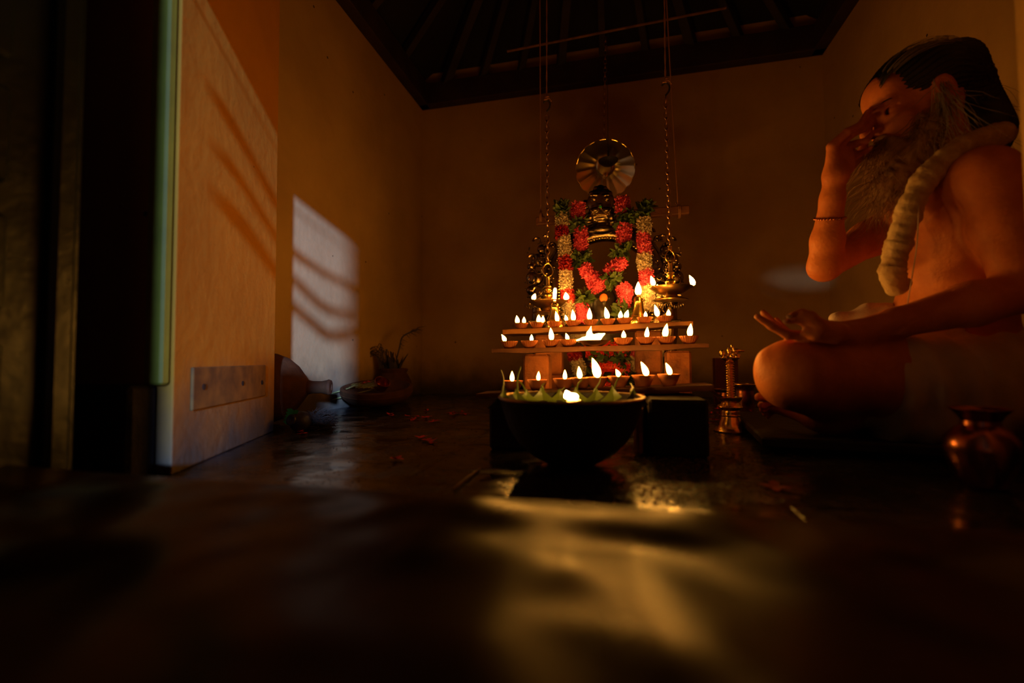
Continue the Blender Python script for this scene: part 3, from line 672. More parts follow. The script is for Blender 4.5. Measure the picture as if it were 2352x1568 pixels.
# ------------------------------------------------------------ signed-distance modelling
class SDF:
    def __init__(s, lo, hi, vox): s.lo = np.array(lo, float); s.vox = vox; s.n = np.ceil((np.array(hi)-s.lo)/vox).astype(int)+1; s.g = np.full(s.n, .06, np.float32)
    def _loc(s, lo, hi):
        i0 = np.maximum(np.floor((lo-s.lo)/s.vox).astype(int), 0); i1 = np.minimum(np.ceil((hi-s.lo)/s.vox).astype(int)+1, s.n)
        if (i1 <= i0).any(): return None
        ax = [s.lo[a]+s.vox*np.arange(i0[a], i1[a]) for a in range(3)]
        P = np.stack(np.meshgrid(*ax, indexing='ij'), -1); return tuple(slice(i0[a], i1[a]) for a in range(3)), P
    def _mix(s, sl, d, k, sub=False):
        g_ = s.g[sl]; d = d.astype(np.float32)
        if sub: d = -d; h = np.maximum(k-np.abs(g_-d), 0)/k; s.g[sl] = np.maximum(g_, d)+h*h*k*.25
        else: h = np.maximum(k-np.abs(g_-d), 0)/k; s.g[sl] = np.minimum(g_, d)-h*h*k*.25
    def cap(s, a, b_, ra, rb, k=.012, sub=False, disp=None):
        a = np.array(a, float); b_ = np.array(b_, float); m_ = max(ra, rb)+k+3*s.vox+(.02 if disp else 0)
        r_ = s._loc(np.minimum(a, b_)-m_, np.maximum(a, b_)+m_)
        if r_ is None: return
        sl, P = r_; ba = b_-a; t = np.clip(((P-a)@ba)/(ba@ba+1e-12), 0, 1); d = np.linalg.norm(P-a-t[..., None]*ba, axis=-1)-(ra+(rb-ra)*t)
        if disp: d = d+disp(P)
        s._mix(sl, d, k, sub)
    def chain(s, pts, rs, k=.008, disp=None):
        for i in range(len(pts)-1): s.cap(pts[i], pts[i+1], rs[i], rs[i+1], k, disp=disp)
    def ell(s, c, r, ax=None, k=.012, sub=False, disp=None):
        c = np.array(c, float); r = np.array(r, float); A = np.eye(3) if ax is None else np.array(ax, float)
        m_ = r.max()+k+3*s.vox+(.02 if disp else 0); q = s._loc(c-m_, c+m_)
        if q is None: return
        sl, P = q; L_ = (P-c)@A.T; k0 = np.linalg.norm(L_/r, axis=-1); k1 = np.linalg.norm(L_/(r*r), axis=-1)+1e-9; d = k0*(k0-1)/k1
        if disp: d = d+disp(P)
        s._mix(sl, d, k, sub)
    def mesh(s):
        g_ = s.g; ins = g_ < 0; n = g_.shape; c = np.zeros(tuple(np.array(n)-1), np.int8)
        for dx in (0, 1):
            for dy in (0, 1):
                for dz_ in (0, 1): c += ins[dx:n[0]-1+dx, dy:n[1]-1+dy, dz_:n[2]-1+dz_]
        act = (c > 0) & (c < 8); ids = np.argwhere(act); idx = -np.ones(act.shape, np.int64); idx[act] = np.arange(len(ids))
        acc = np.zeros((len(ids), 3)); cnt = np.zeros(len(ids))
        cor = [(x, y, z) for x in (0, 1) for y in (0, 1) for z in (0, 1)]
        for i, a in enumerate(cor):
            for b_ in cor[i+1:]:
                if sum(abs(a[q]-b_[q]) for q in range(3)) != 1: continue
                va = g_[ids[:, 0]+a[0], ids[:, 1]+a[1], ids[:, 2]+a[2]]; vb = g_[ids[:, 0]+b_[0], ids[:, 1]+b_[1], ids[:, 2]+b_[2]]
                x = (va < 0) != (vb < 0); t = np.where(x, va/(va-vb+1e-12), 0)
                p = np.array(a)+(np.array(b_)-np.array(a))*t[:, None]; acc += np.where(x[:, None], p, 0); cnt += x
        V = s.lo+s.vox*(ids+acc/cnt[:, None]); F = []
        for a in range(3):
            u, v2 = (a+1) % 3, (a+2) % 3; sh = [slice(None)]*3; sh2 = [slice(None)]*3; sh[a] = slice(0, -1); sh2[a] = slice(1, None)
            A = ins[tuple(sh)]; B2 = ins[tuple(sh2)]; E_ = np.argwhere(A != B2)
            E_ = E_[(E_[:, u] > 0) & (E_[:, v2] > 0) & (E_[:, u] < n[u]-1) & (E_[:, v2] < n[v2]-1)]
            fl_ = A[tuple(E_.T)]; q = []
            for (du, dv) in ((-1, -1), (0, -1), (0, 0), (-1, 0)):
                e = E_.copy(); e[:, u] += du; e[:, v2] += dv; q.append(idx[tuple(e.T)])
            q = np.stack(q, 1); q[~fl_] = q[~fl_][:, ::-1]; F.append(q)
        return V, np.concatenate(F)
def sdf_obj(s, name, m, parent=None, label=None, relax=2):
    V, F = s.mesh(); mb = MB(); mb.v = V.tolist(); mb.f = F.tolist()
    me = bpy.data.meshes.new(name); me.from_pydata(mb.v, [], mb.f); me.update(); me.materials.append(M[m]); me.polygons.foreach_set('use_smooth', [True]*len(me.polygons))
    o = bpy.data.objects.new(name, me); COL.objects.link(o)
    if relax: sm = o.modifiers.new('s', 'SMOOTH'); sm.factor = .5; sm.iterations = relax
    if parent is not None:
        o.parent = parent; root = parent
        while root.parent: root = root.parent
        me.transform(Matrix.LocRotScale(root.location, root.rotation_euler, None).inverted())
    if label: o['label'] = label
    return o

# the broad camphor flame, one tongue of fire with a peak
tc_, parts_ = CAMPHOR; pc_ = parts_[0][0][2]; s = SDF(pc_-np.array([.07, .03, .03]), pc_+np.array([.07, .03, .05]), .0013)
for pts_, rs_ in parts_: s.chain(pts_, rs_, .006)
sdf_obj(s, 'flame', 'flame', tc_, relax=1)
# lion face crowning the arch
c = ap(1380, 488, -.03); s = SDF(c-np.array([.11, .05, .10]), c+np.array([.11, .06, .12]), .0018)
def lf(px, py, dy=0): return ap(px, py, -.03+dy)
s.ell(lf(1380, 470), (.052, .030, .052)); s.ell(lf(1380, 452), (.034, .022, .030)); s.ell(lf(1379, 442), (.016, .015, .018))
s.ell(lf(1381, 500), (.056, .032, .032)); s.ell(lf(1382, 530), (.060, .022, .022))
for sg in (-1, 1):
    s.ell(lf(1380+sg*15, 467, -.024), (.0105, .010, .009), k=.003); s.ell(lf(1380+sg*15, 460, -.026), (.018, .007, .004), k=.004)
    s.ell(lf(1381+sg*13, 493, -.028), (.019, .012, .011), k=.004); s.ell(lf(1381+sg*24, 505, -.02), (.016, .012, .016), k=.006)
    s.ell(lf(1380+sg*20, 452, -.008), (.012, .010, .010), k=.004); s.ell(lf(1380+sg*10, 441, -.010), (.010, .009, .009), k=.004)
    s.ell(lf(1380+sg*34, 476, 0), (.016, .012, .020), k=.004)
    s.ell(lf(1381+sg*30, 517, -.018), (.02, .010, .009), k=.004)
s.ell(lf(1380, 484, -.034), (.011, .014, .009), k=.004); s.ell(lf(1381, 508, -.034), (.030, .010, .0045), k=.002, sub=True)
sdf_obj(s, 'lion_face', 'bronze', t, relax=0)
b = MB()
for i in range(16):
    u = (i-7.5)/7.5; b.ell(lf(1381+26*u, 503-3*u*u, -.033+.008*u*u), (.0026, .003, .0048), n=6, m=5)
for sg in (-1, 1):
    for i in range(12):
        a = PI+PI*i/11; b.ell(lf(1381+sg*13+9*math.cos(a), 494-4.5*math.sin(a), -.038), (.0018,)*3, n=6, m=4)
build(b, 'teeth_and_beading', 'goldtrim', t)
b = MB(); b.ell(lf(1381, 489, -.046), (.005, .003, .005)); build(b, 'green_stone', 'green', t)

# ------------------------------------------------------------ stone idol
ic = W(1388, 696, 1.72); t = thing('stone_idol', 'dark stone idol with an orange paste mark under the arch', 'idol', (ic[0], ic[1], .14))
s = SDF(ic-np.array([.13, .10, ic[2]-.13]), ic+np.array([.13, .10, .09]), .003)
s.ell(ic, (.046, .042, .062)); s.ell(ic+np.array([0, -.035, -.002]), (.012, .016, .022), k=.01)
for sg in (-1, 1): s.ell(ic+np.array([sg*.018, -.034, .014]), (.010, .008, .005), k=.004); s.ell(ic+np.array([sg*.046, 0, -.005]), (.008, .012, .022), k=.006)
s.cap(ic+np.array([0, 0, -.05]), (ic[0], ic[1], ic[2]-.12), .03, .05, .02); s.ell((ic[0], ic[1], ic[2]-.17), (.095, .055, .08), k=.03)
s.cap((ic[0], ic[1], ic[2]-.22), (ic[0], ic[1], .17), .06, .085, .03)
sdf_obj(s, 'figure', 'blackst', t)
b = MB(); b.ell(ic+np.array([-.001, -.045, .014]), (.015, .007, .017)); build(b, 'paste_mark', 'kum', t)

# ------------------------------------------------------------ flower garlands
def cluster(parent, name, m, pts, rad, n, L=.013, wd=.009, fuzzy=.4, core=True):
    n = int(n*2) if core else n
    P = curve(pts, 14); mb = MB()
    if core: mb.tube(P, [rad*.55]+[rad*.72]*(len(P)-2)+[rad*.55], 12)
    for i in range(n):
        u = random.random()*(len(P)-1); j = int(u); f = u-j; p = P[j]*(1-f)+P[min(j+1, len(P)-1)]*f; tg = unit(P[min(j+1, len(P)-1)]-P[max(j-1, 0)])
        a = random.uniform(0, 2*PI); x = unit(np.cross(tg, (0, 1, .2))); y = np.cross(tg, x); rd_ = x*math.cos(a)+y*math.sin(a)
        rr = rad*random.uniform(.62, .92)*(1-.25*abs(u/(len(P)-1)-.5)**2*2)
        d = unit(rd_*.75+tg*random.uniform(-1, 1)*.7+np.random.randn(3)*fuzzy)
        mb.petal(p+rd_*rr*.82, d, rd_+np.random.randn(3)*.4, L*random.uniform(.7, 1.2), wd*random.uniform(.7, 1.2), random.uniform(-.4, .6))
    return build(mb, name, m, parent)
GY = 1.70
def gp_(px, py, y=GY): return on(px, py, 1, y)
def seg(parent, kind, pts, rad=.030, y=GY, n=None):
    if kind == 'L': cluster(parent, 'leaf_cluster', 'leaf', [gp_(*p, y) for p in pts], rad*1.05, n or 110, .028, .015, .7, core=False)
    else:
        m, L, wd = {'P': ('fpink', .0095, .0062), 'R': ('fred', .010, .0075), 'W': ('fwhite', .0095, .0062), 'O': ('forange', .012, .005)}[kind]
        cluster(parent, {'P': 'pink_flowers', 'R': 'crimson_flowers', 'W': 'cream_flowers', 'O': 'scarlet_flowers'}[kind], m, [gp_(*p, y) for p in pts], rad, n or 420, L, wd)
t = thing('flower_garland', 'outer garland hanging at the left with cream and crimson bands', 'garland', gp_(1290, 478), 'flower garlands on the shrine')
for kk, pts in (('L', [(1283, 482), (1300, 478)]), ('W', [(1290, 490), (1292, 520)]), ('R', [(1290, 522), (1291, 546)]), ('W', [(1296, 542), (1298, 590)]), ('R', [(1297, 590), (1300, 621)]),
                ('W', [(1299, 621), (1302, 668)]), ('R', [(1303, 667), (1305, 694)]), ('W', [(1304, 692), (1308, 742)]), ('R', [(1318, 800), (1322, 826)]), ('W', [(1322, 824), (1336, 862)])):
    seg(t, kk, pts, .0265, 1.66)
t = thing('flower_garland', 'outer garland hanging at the right with cream and pink bands', 'garland', gp_(1480, 485), 'flower garlands on the shrine')
for kk, pts in (('L', [(1470, 478), (1492, 486)]), ('W', [(1479, 502), (1480, 538)]), ('P', [(1478, 535), (1481, 585)]), ('W', [(1479, 583), (1481, 622)]), ('P', [(1483, 618), (1485, 655)]),
                ('W', [(1487, 655), (1488, 712)]), ('P', [(1476, 800), (1462, 822)]), ('W', [(1460, 822), (1450, 850)])):
    seg(t, kk, pts, .0275, 1.66)
t = thing('flower_garland', 'inner garland of pink blossoms and leaves crossing before the idol', 'garland', gp_(1330, 485), 'flower garlands on the shrine')
for kk, pts in (('P', [(1328, 468), (1328, 504)]), ('L', [(1325, 512), (1334, 520)]), ('P', [(1333, 525), (1335, 577)]), ('L', [(1330, 582), (1340, 602)]), ('P', [(1340, 610), (1356, 634), (1378, 648)]),
                ('P', [(1352, 664), (1372, 656), (1385, 640)]), ('L', [(1336, 678), (1352, 690)]), ('P', [(1338, 694), (1336, 742)]),
                ('P', [(1428, 455), (1432, 490)]), ('L', [(1424, 498), (1450, 508)]), ('P', [(1434, 512), (1433, 560)]), ('L', [(1418, 568), (1440, 580)]), ('P', [(1434, 596), (1412, 614), (1396, 630)]),
                ('L', [(1398, 634), (1412, 646)]), ('P', [(1428, 655), (1436, 672), (1432, 704)]), ('L', [(1440, 706), (1420, 724)])):
    seg(t, kk, pts, .030, 1.67)
t = thing('flower_heap', 'heap of scarlet blossoms and green leaves at the idol foot', 'flowers', gp_(1395, 880))
for kk, pts, r, n in (('O', [(1345, 806), (1400, 800), (1440, 808)], .026, 420), ('L', [(1360, 822), (1400, 815), (1440, 830)], .034, 200), ('O', [(1360, 850), (1395, 842), (1445, 852)], .030, 300), ('L', [(1350, 870), (1400, 868), (1450, 868)], .032, 160), ('O', [(1380, 884), (1425, 882)], .024, 180), ('W', [(1350, 772), (1310, 770)], .022, 160)):
    seg(t, kk, pts, r, 1.64, n)

# ------------------------------------------------------------ iron bowl in front with leaves
bc = FL(1312, 1066); zb = .90
t = thing('iron_bowl', 'large black iron bowl standing on the floor before the lamp stand', 'bowl', (bc[0], bc[1], 0))
zc_ = np.dot(np.array([bc[0], bc[1], .1])-CAM, cF); R = 164/FPX*zc_; H = .127
b = MB(); b.lathe([(R*.20, 0), (R*.34, .004), (R*.56, H*.16), (R*.74, H*.34), (R*.87, H*.56), (R*.94, H*.78), (R*.985, H*.93), (R*1.01, H), (R*.97, H), (R*.92, H*.88), (R*.82, H*.6), (R*.6, H*.35), (.001, H*.28)], (bc[0], bc[1], 0), n=72); build(b, 'bowl', 'iron', t)
b = MB(); b.torus((bc[0], bc[1], H), R*.99, .0035, (1, 0, 0), (0, 1, 0), 72, 8); build(b, 'rim', 'brassd', t)
bcen = np.array([bc[0], bc[1], H]); rt = np.array([math.cos(YAW), math.sin(YAW), 0]); fw = np.array([-math.sin(YAW), math.cos(YAW), 0])
b = MB(); b.lathe([(R*.80, H*.62), (R*.5, H*.74), (.001, H*.80)], (bc[0], bc[1], 0), n=40); build(b, 'ash', 'soot', t)
def heart(mb, base, up, s_, L, wd0):
    up = unit(up); s_ = unit(s_); nn = np.cross(s_, up); n = 12; V = []
    for i in range(n+1):
        q = i/n; wd = wd0*((1-q)**1.7*(1 if q > .1 else .75+q*2.5))+.0012; c = base+up*L*q+nn*(.10*L*math.sin(q*PI))
        for j in (-1, -.5, 0, .5, 1): V.append(c+s_*wd*j+nn*abs(j)*wd*.35-up*abs(j)*wd*.12)
    mb.add(V, [(i*5+j, i*5+j+1, (i+1)*5+j+1, (i+1)*5+j) for i in range(n) for j in range(4)])
for i, (px, hpx, stem, sx2) in enumerate([(1165, 40, 1151, 850), (1200, 30, 1196, 842), (1218, 26, 1186, 870), (1262, 34, 1250, 880), (1300, 24, 1296, 890), (1345, 30, 1338, 870), (1385, 30, 1380, 860), (1425, 40, 1437, 848), (1452, 34, 1448, 880)]):
    lp = bcen + rt*((px-1312)/FPX*(zc_+.06)) + fw*math.sqrt(max(0, R*R*.78-((px-1312)/FPX*zc_)**2))
    lp[2] = H-.006
    tt = thing('betel_leaf', ['green leaf with a pale curved stem, leftmost on the iron bowl rim', 'green leaf with the tallest upright stem, second on the bowl rim', 'flat green leaf third from the left on the bowl rim', 'green leaf fourth from the left on the bowl rim', 'narrow green leaf just left of the flame in the bowl', 'green leaf behind the white flame in the bowl', 'broad green leaf right of the flame in the bowl', 'yellow green leaf with a thick curved stem near the right rim', 'rightmost green leaf on the iron bowl rim'][i], 'leaf', lp, 'betel leaves standing round the iron bowl')
    b = MB(); heart(b, lp-np.array([0, 0, .010]), np.array([0.12*(-1)**i, -.05, 1]), rt+fw*.2*(-1)**i, hpx/FPX*zc_*.72+.010, .036); build(b, 'blade', 'betel', tt)
    tip = W(stem, sx2, zc_+.10); b = MB(); b0 = lp+np.array([0, 0, hpx/FPX*zc_*.5])
    b.tube(curve([lp+np.array([0, 0, .004]), b0, (b0+tip)/2+rt*.004*(-1)**i, tip], 18), [.0026-.00008*q for q in range(19)], 7); build(b, 'stem', 'betel', tt)
tt = thing('camphor_flame', 'bright white flame burning in the iron bowl', 'flame', bcen+rt*((1314-1312)/FPX*zc_)-fw*.02)
b = MB(); p = bcen+rt*.004-fw*.02; b.lathe([(.016, H*.7-H), (.014, -.004), (.008, -.001)], p, n=14); build(b, 'camphor', 'wick', tt)
flame(tt, bcen-rt*.008-fw*.03-np.array([0, 0, .001]), 21/FPX*zc_, 10/FPX*zc_, (-.004, 0), 'flamew', 2.5)
flame(tt, bcen+rt*.006-fw*.03-np.array([0, 0, .001]), 14/FPX*zc_, 8/FPX*zc_, (-.008, 0), 'flamew', 1.0)

# dark ring handle pot left of the bricks
pr = FL(1192, 975); b = MB(); b.lathe([(.03, 0), (.05, .03), (.055, .07), (.045, .105), (.035, .12), (.042, .135), (.036, .134), (.03, .12)], pr, n=30)
o = build(b, 'dark_pot', 'iron'); tag(o, 'small black pot in the shade behind the left bricks', 'pot')

# ------------------------------------------------------------ seated man
man = thing('person', 'bare chested bearded man seated cross legged in white cloth, fingers at his nose', 'person', (W(2215, 930, 1.04)[0], W(2215, 930, 1.04)[1], .04))
MS = 5
def LR(a, b_, t_): return np.array(a)*(1-t_)+np.array(b_)*t_
shN = W(2262, 408, .905); shF = W(2088, 490, 1.20); LAT = shF-shN; LAT[2] = 0; LAT = unit(LAT); FW = unit(np.cross(np.array([0, 0, 1.]), LAT))
if FW[0] > 0: FW = -FW
UP = np.array([0, 0, 1.]); TA = [LAT, FW, UP]
pel = W(2215, 930, 1.04); pel[2] = .135
ches = W(2178, 545, 1.045); bel = W(2185, 735, 1.045); neck = W(2160, 375, 1.06)
elN = W(2352, 668, .855); wrN = W(1962, 766, .89); elF = W(1893, 612, 1.12); wrF = W(1918, 402, 1.06)
hipN = pel-LAT*.085+FW*.02; hipF = pel+LAT*.085+FW*.02
knN = W(1822, 856, .905); knF = W(1925, 812, 1.20)
s = SDF((.10, .72, .0), (1.0, 1.62, .98), .0034)
# trunk
s.ell(ches, (.158, .098, .155), TA, .02); s.ell(ches+FW*.015+UP*.06, (.145, .085, .10), TA, .04)
s.ell(bel, (.135, .098, .15), TA, .05); s.ell(bel+FW*.028-UP*.03, (.11, .085, .09), TA, .04); s.ell(pel+UP*.02, (.16, .115, .105), TA, .05)
for sg in (-1, 1): s.ell(ches+LAT*sg*.072+FW*.072+UP*.045, (.068, .03, .05), TA, .03)          # chest muscles
for sg in (-1, 1): s.ell(ches+LAT*sg*.078+FW*.100+UP*.018, (.006, .005, .006), TA, .006)
s.cap(neck-UP*.05, neck+UP*.055+FW*.01, .062, .055, .03)
s.cap(neck-UP*.06, shN+LAT*.02+UP*.005, .055, .045, .04); s.cap(neck-UP*.06, shF-LAT*.02, .055, .045, .04)
# near arm
s.ell(shN, (.052, .056, .058), TA, .03); s.chain([shN, LR(shN, elN, .45), elN], [.050, .047, .038], .02)
s.chain([elN, LR(elN, wrN, .3), LR(elN, wrN, .75), wrN], [.039, .041, .028, .025], .015)
# far arm
s.ell(shF, (.05, .054, .055), TA, .03); s.chain([shF, LR(shF, elF, .5), elF], [.048, .043, .034], .02)
s.chain([elF, LR(elF, wrF, .3), LR(elF, wrF, .75), wrF], [.035, .034, .024, .0225], .014)
# legs: thighs, folded shins, feet
s.chain([hipN, LR(hipN, knN, .5), knN], [.095, .082, .062], .03); s.ell(knN+UP*.002, (.058, .060, .060), TA, .02); s.ell(knN+FW*.045+UP*.018-LAT*.008, (.026, .020, .028), TA, .015)
anN = W(2060, 965, 1.10); s.chain([knN-UP*.012, LR(knN, anN, .4)-UP*.02, anN], [.058, .054, .034], .03)
s.chain([hipF, LR(hipF, knF, .5), knF], [.09, .078, .055], .03)
anF = W(1885, 950, .99); s.chain([knF-UP*.01, LR(knF, anF, .4), anF], [.05, .045, .034], .03)
toe0 = W(1785, 930, 1.06)
s.cap(anF, toe0, .032, .020, .02); s.cap(anF+np.array([.02, 0, -.01]), anF, .03, .03, .02); 
for i, (px, py, z) in enumerate([(1744, 912, 1.04), (1750, 930, 1.05), (1752, 941, 1.06), (1757, 950, 1.07), (1764, 957, 1.08)]):
    tp = W(px, py, z); kb = toe0+UP*(.012-.007*i)+LAT*(.012*i-.02); s.chain([kb, LR(kb, tp, .6)+UP*.004, tp], [.012-.0012*i, .0095-.0009*i, .0105-.0012*i], .005)
# head
HC = W(2102, 232, 1.075); hd = math.radians(15); hf0 = unit(FW*.93+np.array([-.30, -.14, 0])); hf0[2] = 0; hf0 = unit(hf0)
HF = hf0*math.cos(hd)-UP*math.sin(hd); HL = unit(np.cross(HF, UP)); HL = HL if np.dot(HL, LAT) > 0 else -HL; HU = unit(np.cross(HL, HF)); HU = HU if HU[2] > 0 else -HU
HA = [HL, HF, HU]
def hp(f, l, u): return HC+HF*f+HL*l+HU*u
s.ell(hp(-.012, 0, .022), (.076, .097, .088), HA, .01); s.ell(hp(.040, 0, -.045), (.056, .056, .080), HA, .03)
s.ell(hp(.060, 0, .035), (.058, .036, .045), HA, .02)
for sg in (-1, 1):
    s.ell(hp(.068, sg*.032, -.014), (.017, .016, .013), HA, .006, sub=True)
    s.ell(hp(.064, sg*.032, -.015), (.0145, .014, .0125), HA, .003)
    s.cap(hp(.088, sg*.010, .004), hp(.074, sg*.046, .006), .008, .007, .008)
    s.ell(hp(.062, sg*.044, -.040), (.020, .020, .018), HA, .015)
    s.ell(hp(.098, sg*.011, -.046), (.009, .011, .008), HA, .006)
    s.ell(hp(-.008, sg*.078, -.018), (.009, .022, .034), HA, .006); s.ell(hp(-.004, sg*.086, -.014), (.006, .012, .018), HA, .004, sub=True)
    s.ell(hp(-.002, sg*.080, -.050), (.006, .009, .011), HA, .005)
    s.ell(hp(.020, sg*.052, -.085), (.016, .030, .022), HA, .02)
s.cap(hp(.092, 0, .004), hp(.120, 0, -.040), .0085, .0115, .008); s.ell(hp(.118, 0, -.044), (.012, .011, .010), HA, .005)
s.cap(hp(.086, -.018, -.070), hp(.086, .018, -.070), .0075, .0075, .006); s.cap(hp(.083, -.016, -.083), hp(.083, .016, -.083), .0075, .0075, .006)
s.cap(hp(.0985, -.02, -.0765), hp(.0985, .02, -.0765), .003, .003, .003, sub=True)
s.ell(hp(.070, 0, -.112), (.022, .020, .018), HA, .015)
s.cap(neck, hp(-.01, 0, -.05), .057, .058, .03)
# near hand: palm up on the knee
def fing(pts, rs, k=.004): s.chain(pts, rs, k)
pk = W(1848, 770, .885)
s.cap(wrN, LR(wrN, pk, .5), .024, .026, .012)
for i, dz_ in enumerate((-.030, -.010, .010, .030)):
    s.cap(LR(wrN, pk, .2)+cF*dz_*.5, W(1848, 769+i, .885)+cF*dz_, .018, .0118, .010)
s.cap(W(1915, 762, .865), W(1878, 750, .855), .021, .016, .012)                                   # thumb base
fing([W(1880, 746, .853), W(1863, 727, .848), W(1842, 720, .850), W(1820, 725, .854)], [.0135, .0100, .0090, .0072])            # thumb
fing([W(1856, 762, .858), W(1857, 744, .862), W(1832, 733, .864), W(1806, 738, .864)], [.0105, .0082, .0076, .0058])            # index, bent to the thumb
fing([W(1848, 771, .877), W(1808, 768, .875), W(1772, 748, .874), W(1740, 727, .874)], [.0110, .0090, .0080, .0062])            # middle
fing([W(1848, 772, .896), W(1812, 768, .900), W(1782, 748, .905), W(1753, 717, .910)], [.0105, .0090, .0078, .0060])            # ring
fing([W(1848, 772, .915), W(1822, 770, .922), W(1800, 756, .930), W(1784, 734, .934)], [.0100, .0082, .0070, .0056])            # little
# far hand: raised to the nose
pw = W(1918, 402, 1.06)
for i, (px, py, z) in enumerate([(1912, 338, 1.045), (1924, 334, 1.062), (1938, 335, 1.080), (1950, 342, 1.096)]):
    s.cap(pw+cR*.004*(i-1), W(px, py, z), .019, .0115, .014)
s.ell(W(1940, 372, 1.065), (.020, .020, .034), None, .012)
nz_ = hp(.112, 0, -.03)
fing([W(1910, 336, 1.045), W(1946, 303, 1.036), W(1974, 288, 1.042), hp(.103, -.006, .010)], [.0108, .0090, .0078, .0062])       # index to the brow
fing([W(1924, 334, 1.062), W(1956, 308, 1.056), W(1982, 297, 1.060), hp(.110, .003, -.004)], [.0108, .0088, .0076, .0060])       # middle
fing([W(1938, 337, 1.080), W(1966, 330, 1.066), W(1988, 324, 1.058), hp(.114, -.016, -.046)], [.0102, .0085, .0074, .0058])      # ring on the near nostril
fing([W(1950, 346, 1.096), W(1970, 356, 1.080), W(1988, 348, 1.066), W(2000, 339, 1.056)], [.0092, .0076, .0066, .0054])      # little, beside it
fing([W(1945, 388, 1.085), W(1966, 368, 1.104), W(1982, 345, 1.104), hp(.112, .018, -.044)], [.0150, .0115, .0102, .0080])       # thumb on the far nostril
s.ell(bel+FW*.110-UP*.03, (.007, .008, .007), TA, .006, sub=True)
sdf_obj(s, 'body', 'skin', man, relax=1)
# nails
b = MB()
b.ell(W(1813, 727, .8475), (.0055, .003, .0045)); b.ell(W(1804, 737, .859), (.005, .003, .004)); build(b, 'nail', 'nail', man, label='pale fingernails')
# hair mass combed back with a knot
def strk(P):
    a = np.arctan2((P-HC)@HL, (P-HC)@HU+.001); return .0026*np.sin(a*46+3*np.sin(((P-HC)@HF)*40))
s = SDF(HC-np.array([.20, .2, .28]), HC+np.array([.26, .24, .22]), .0036)
hc2 = W(2150, 200, 1.085)
s.ell(hp(-.022, 0, .033), (.086, .106, .084), HA, .02, disp=strk)
s.ell(W(2178, 190, 1.09), (.072, .074, .078), HA, .04, disp=strk); s.ell(W(2190, 140, 1.09), (.042, .044, .036), HA, .04, disp=strk)
s.ell(W(2222, 272, 1.08), (.080, .058, .092), HA, .04, disp=strk); s.ell(W(2232, 320, 1.06), (.095, .055, .07), HA, .03, disp=strk)
s.chain([W(2262, 175, 1.06), W(2276, 168, 1.05), W(2284, 178, 1.05)], [.012, .009, .003], .008)
s.ell(hp(.075, 0, -.035), (.075, .062, .075), HA, .012, sub=True); s.ell(hp(.0, -.10, -.035), (.040, .035, .045), HA, .01, sub=True)
hair_o = sdf_obj(s, 'hair', 'hair', man, relax=0)
def strands(mb, n, gen, r=.0007):
    for i in range(n):
        pts = gen(); k_ = len(pts); mb.tube(pts, [r*(1-.8*q/(k_-1)) for q in range(k_)], 3, cap=False)
def hair_strand():
    a = random.uniform(-1.25, 1.25); r0 = 1.035; pts = []; off = random.uniform(-.02, .02)
    st = random.uniform(-.1, .6)
    for i in range(random.randint(4, 8)):
        q = st+i*.17; f = math.cos(q)*.110-.024; u = math.sin(q)*.086; l = math.sin(a)*.090*math.sin(min(q+.35, PI))
        pts.append(hp(f*(1), l, .034+u*math.cos(a*.8)*1.03)+np.random.randn(3)*.0008)
    return pts
b = MB(); strands(b, 300, hair_strand, .0005)
def back_strand():
    p = W(random.uniform(2200, 2285), random.uniform(150, 300), random.uniform(1.0, 1.12)); pts = [p]; d = np.array([random.uniform(0, .012), random.uniform(-.006, .006), -.014])
    for i in range(7): d = d+np.random.randn(3)*.0035+np.array([-.001, 0, -.001]); pts.append(pts[-1]+d)
    return pts
strands(b, 70, back_strand, .0006); build(b, 'loose_strands', 'hair', hair_o)
b = MB()
for (a, w_) in ((-.62, .25), (-.98, .2), (-1.12, .3)):
    for j in range(7):
        pts = []
        for i in range(12):
            q = .35+w_+i*.13; pts.append(hp(math.cos(q)*.116-.026, math.sin(a+j*.022)*.096*math.sin(min(q+.3, PI)), .034+math.sin(q)*.087*math.cos(a*.8)*1.04-.01*j*.2)+np.random.randn(3)*.0004)
        b.tube(pts, .0005, 4, cap=False)
def side_lock():
    p = hp(random.uniform(-.02, .012), -.078, random.uniform(-.03, .01)); pts = [p]; d = np.array([.001, -.002, -.015])
    for i in range(9): d = d+np.random.randn(3)*.0022; pts.append(pts[-1]+d)
    return pts
strands(b, 90, side_lock, .0008); build(b, 'grey_strands', 'greyhair', hair_o, label='pale grey streaks in the black hair')
# beard
def bd(P): return .0028*np.sin(P[..., 0]*210+4*np.sin(P[..., 2]*70))*np.cos(P[..., 2]*60+P[..., 1]*150)
s = SDF(HC-np.array([.22, .16, .34]), HC+np.array([.16, .16, .06]), .0036)
for (p, r) in ((hp(.078, 0, -.098), (.036, .028, .026)), (hp(.055, 0, -.125), (.050, .042, .045)), (W(2066, 388, 1.07), (.050, .048, .050)), (W(2056, 425, 1.07), (.043, .043, .044)), (W(2062, 446, 1.07), (.030, .030, .028))): s.ell(p, r, HA, .025, disp=bd)
for sg in (-1, 1):
    s.chain([hp(.012, sg*.066, -.050), hp(.030, sg*.060, -.090), hp(.050, sg*.040, -.125)], [.010, .020, .030], .02, disp=bd)
    s.chain([hp(.096, sg*.006, -.062), hp(.088, sg*.030, -.082), hp(.074, sg*.038, -.108)], [.009, .010, .010], .008, disp=bd)
beard_o = sdf_obj(s, 'beard', 'beard', man, relax=0)
b = MB()
